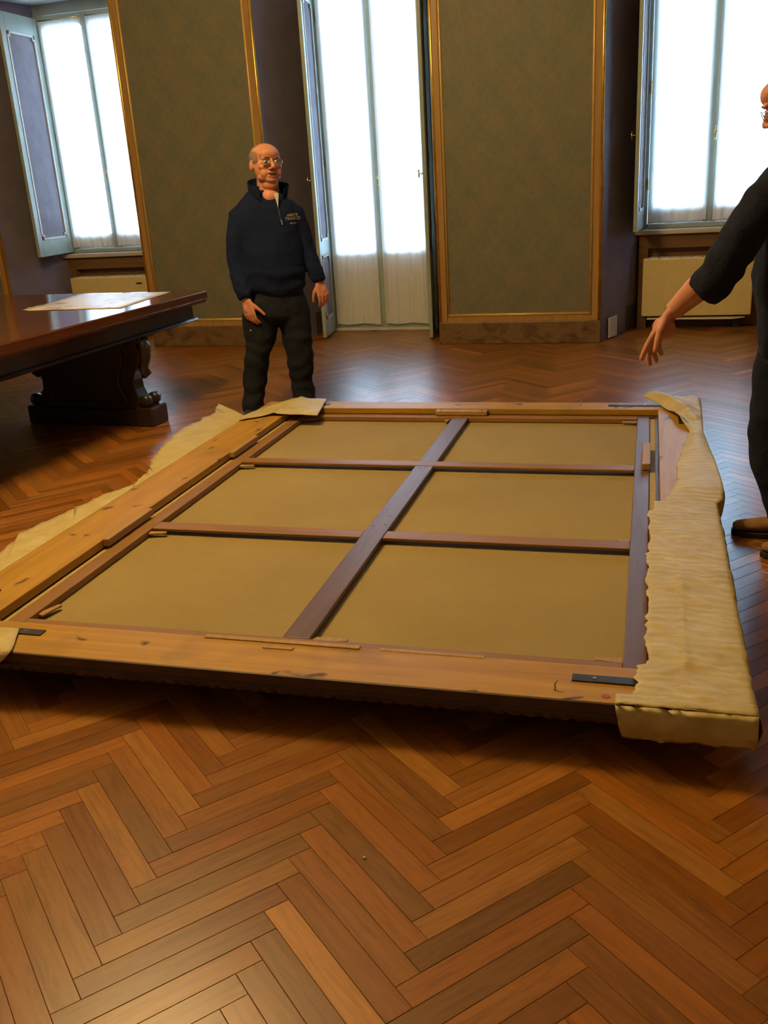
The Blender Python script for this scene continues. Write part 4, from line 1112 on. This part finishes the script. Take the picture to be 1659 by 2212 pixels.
    V3 = [(0.118, 1.452, -0.105), (0.150, 1.452, -0.098), (0.139, 1.362, None)]
    pts = []
    for x, z, y in V3:
        p = on(x, z, 0.006); pts.append(Vector((x, y if y is not None else p.y, z)))
    lo3 = [bm.verts.new(p) for p in pts]; hi3 = [bm.verts.new(p + Vector((0, -0.004, 0))) for p in pts]
    bm.faces.new(lo3); bm.faces.new(hi3[::-1])
    for i in range(3): bm.faces.new((lo3[i], lo3[(i + 1) % 3], hi3[(i + 1) % 3], hi3[i]))
    obj('undershirt', bm, M['shirt'], root)['label'] = 'white undershirt showing at the open neck'
    bm = bmesh.new(); zp = [on(0.139 + 0.010 * (1.365 - z) / 0.09 , z, 0.002) for z in (1.365, 1.34, 1.32, 1.30, 1.282)]
    tube(bm, [(*p, 0.0035) for p in zp], 6); obj('zip', bm, M['black'], sw)
    bm = bmesh.new(); a = on(0.149, 1.288, 0.006); b = on(0.155, 1.258, 0.008); tube(bm, [(*a, 0.003), (*b, 0.004)], 6); obj('zip_pull', bm, M['steel'], sw)
    text_on(sw, (('ARRITE', 0.022), ('TRASCO', 0.026), ('RESTA', 0.015)), 0.226, 1.305, 0.02, bvh, M['thread'])
    # trousers
    bm = bmesh.new()
    tube(bm, [(0.085, 0.0, 0.90, 0.160, 0.115), (0.085, 0.0, 0.82, 0.176, 0.128), (0.078, 0.0, 0.74, 0.186, 0.132), (0.074, 0.0, 0.68, 0.19, 0.13), (0.072, 0, 0.645, 0.16, 0.11)], 28)
    tube(bm, [(0.000, 0.0, 0.78, 0.115, 0.12), (-0.042, 0.0, 0.66, 0.122, 0.115), (-0.056, -0.005, 0.56, 0.112, 0.108), (-0.080, -0.012, 0.46, 0.084, 0.095), (-0.105, 0.0, 0.36, 0.082, 0.090), (-0.126, 0.01, 0.27, 0.083, 0.090), (-0.140, 0.01, 0.16, 0.072, 0.085), (-0.156, 0.0, 0.07, 0.076, 0.10), (-0.160, -0.005, 0.035, 0.074, 0.10)], 20)
    tube(bm, [(0.155, 0.0, 0.78, 0.115, 0.12), (0.180, 0.0, 0.66, 0.116, 0.115), (0.190, -0.005, 0.56, 0.104, 0.105), (0.195, -0.012, 0.45, 0.094, 0.095), (0.198, 0.0, 0.34, 0.090, 0.090), (0.189, 0.012, 0.245, 0.074, 0.085), (0.196, 0.012, 0.16, 0.076, 0.085), (0.204, 0.005, 0.07, 0.082, 0.10), (0.205, 0.0, 0.035, 0.078, 0.10)], 20)
    me = remeshed(bm, 0.008, 5)
    wrinkle(me, 0.008, 6.0, 4.0, lambda c: 0.0035 * math.sin(c.z * 55 + 5 * nz(c.x * 6, c.y * 6, c.z * 4)) * (1 if c.z < 0.55 else 0.3))
    new('trousers', me, M['trouser'], root)['label'] = 'dark baggy work trousers'
    bm = bmesh.new(); ball(bm, (-0.115, -0.125, 0.605), (0.007, 0.004, 0.007)); obj('rivet', bm, M['steel'], root, True)
    shoe(root, (-0.190, -0.17), (-0.145, 0.10), M['shoe']); shoe(root, (0.235, -0.15), (0.195, 0.12), M['shoe'])
man_one()

# ---- man at the right edge, arm stretched out over the frame
def man_two():
    root = empty('person', (0.42, 3.85, 0), -0.1087); tag(root, 'man in dark overalls and tan shoes pointing down at the frame', 'person')
    Mh = Matrix.Translation((-0.052, 0.0, 1.668)) @ Matrix.Rotation(-PI / 2 - 0.25, 4, 'Z') @ Matrix.Rotation(0.42, 4, 'X')
    k = 0.948
    S = lambda x, z, y=-0.2: (x * k, y, 1.5 + (z - 1.5) * k)
    el, wr = S(-0.245, 1.125, -0.24), S(-0.432, 0.938, -0.21)
    bm = bmesh.new(); head_shapes(bm, Mh)
    tube(bm, [(0.0, 0, 1.36, 0.07, 0.08), (-0.012, 0, 1.46, 0.062, 0.062), (-0.040, 0, 1.58, 0.058, 0.056)], 18)
    tube(bm, [(0.04, 0, 0.86, 0.08, 0.13), (0.03, 0, 1.10, 0.085, 0.13), (0.02, 0, 1.36, 0.075, 0.15), (0.01, 0, 1.44, 0.06, 0.10)], 16)
    tube(bm, [(-0.03, -0.15, 1.43, .045), (el[0], el[1], el[2], .040), ((el[0] * .5 + wr[0] * .5), (el[1] + wr[1]) / 2, (el[2] + wr[2]) / 2, .050), (wr[0] + 0.03, wr[1], wr[2] + 0.03, .039), (*wr, .034)], 16)
    tube(bm, [(0.0, 0.16, 1.42, .045), (0.08, 0.26, 1.13, .038), (0.02, 0.27, 0.88, .028)], 14)
    for pts in ([(0.03, -0.08, 0.88, .08), (0.08, -0.11, 0.48, .055), (0.18, -0.14, 0.08, .036)], [(0.02, 0.08, 0.88, .08), (-0.01, 0.10, 0.48, .055), (0.055, 0.085, 0.08, .036)]):
        tube(bm, pts, 12)
    hand_shapes(bm, wr, (-0.52, 0.0, -0.86), (0.80, -0.25, -0.52), (-0.45, -0.85, 0.25), (0.08, 0.26, 0.34, 0.38), 0.5, 1.28, 0.03)
    hand_shapes(bm, (0.02, 0.27, 0.875), (-0.2, 0, -1), (0, -1, 0), (-1, 0, 0), 0.35, 0.3)
    new('body', remeshed(bm, 0.0045, 3, 0.45), M['skin'], root)
    head_extras(root, Mh, True, False)
    bm = bmesh.new()
    tube(bm, [(0.045, 0, 0.80, 0.150, 0.19), (0.030, 0, 0.92, 0.146, 0.195), (0.015, 0, 1.05, 0.158, 0.205), (0.005, 0, 1.20, 0.155, 0.21), (0.008, 0, 1.34, 0.130, 0.20), (0.012, 0, 1.42, 0.105, 0.15), (0.005, 0, 1.475, 0.082, 0.085)], 32)
    sh = S(-0.035, 1.452, -0.16)
    tube(bm, [(0.03, -0.13, 1.405, 0.075), (*sh, 0.078), (*S(-0.115, 1.345, -0.21), 0.076), (*S(-0.185, 1.225, -0.235), 0.074), (*el, 0.074), (*S(-0.272, 1.075, -0.237), 0.070), (*S(-0.305, 1.030, -0.232), 0.064), (*S(-0.312, 1.020, -0.231), 0.050)], 22)
    tube(bm, [(0.02, 0.13, 1.40, 0.075), (0.03, 0.20, 1.36, 0.075), (0.08, 0.26, 1.13, 0.064), (0.03, 0.27, 0.93, 0.05)], 20)
    me = remeshed(bm, 0.008, 5)
    wrinkle(me, 0.009, 7.0, 11.0, lambda c: 0.005 * math.sin(c.z * 70 + c.x * 45 + 5 * nz(c.x * 6, c.y * 6, c.z * 5)) * (nz(c.z * 5, c.y * 9, 3) + 0.3) if c.x < -0.14 else 0)
    jk = new('jacket', me, M['jacket'], root); jk['label'] = 'dark work jacket with pushed-up sleeve'
    angs = [math.radians(a) for a in range(-250, 70, 8)]
    bm = collar_band(0.0, 0.0, angs, lambda a: 0.088, lambda a: 0.098, lambda a: 1.455, lambda a: 1.515); obj('collar', bm, M['jacket'], jk, True)
    bm = bmesh.new(); a, b = Vector(S(-0.298, 1.042, -0.232)), Vector(S(-0.322, 1.012, -0.231))    # turned cuff
    tube(bm, [(*a, 0.066), (*a.lerp(b, .3), 0.072), (*b, 0.066), (*b.lerp(a, -0.1), 0.052)], 22)
    me = remeshed(bm, 0.006, 3); wrinkle(me, 0.006, 16, 3.0); new('cuff', me, M['jacket'], jk)
    bm = bmesh.new()
    tube(bm, [(0.045, 0, 0.90, 0.135, 0.185), (0.040, 0, 0.80, 0.142, 0.19), (0.036, 0, 0.74, 0.12, 0.16)], 28)
    tube(bm, [(0.03, 0.075, 0.84, 0.125, 0.10), (-0.015, 0.09, 0.70, 0.108, 0.095), (-0.030, 0.095, 0.55, 0.096, 0.090), (-0.035, 0.095, 0.43, 0.090, 0.085), (-0.015, 0.09, 0.32, 0.090, 0.082), (0.022, 0.088, 0.20, 0.080, 0.078), (0.045, 0.085, 0.12, 0.078, 0.075), (0.052, 0.085, 0.085, 0.076, 0.072)], 20)
    tube(bm, [(0.05, -0.075, 0.84, 0.125, 0.10), (0.06, -0.10, 0.70, 0.106, 0.095), (0.075, -0.115, 0.50, 0.090, 0.088), (0.12, -0.13, 0.30, 0.084, 0.080), (0.165, -0.14, 0.13, 0.078, 0.075), (0.172, -0.14, 0.085, 0.076, 0.072)], 20)
    me = remeshed(bm, 0.008, 5)
    wrinkle(me, 0.008, 5.0, 17.0, lambda c: 0.002 * math.sin(c.z * 50 + 5 * nz(c.x * 6, c.y * 6, c.z * 4)))
    new('trousers', me, M['jacket'], root)['label'] = 'dark overall trousers'
    shoe(root, (-0.162, 0.075), (0.125, 0.088), M['suede']); shoe(root, (-0.040, -0.150), (0.245, -0.138), M['suede'])
man_two()

# ------------------------------------------------------------------ crumb of foam on the open floor
bm = bmesh.new(); ball(bm, (-0.642, 1.681, 0.0035), (0.004, 0.003, 0.0035), None, 10, 8)
for v in bm.verts: v.co += Vector((nz(v.co.x * 900, 1), nz(v.co.y * 900, 2), 0)) * 0.0008
o = center(obj('foam_crumb', bm, M['white'], None, True)); tag(o, 'tiny white crumb lying alone on the foreground parquet', 'crumb')
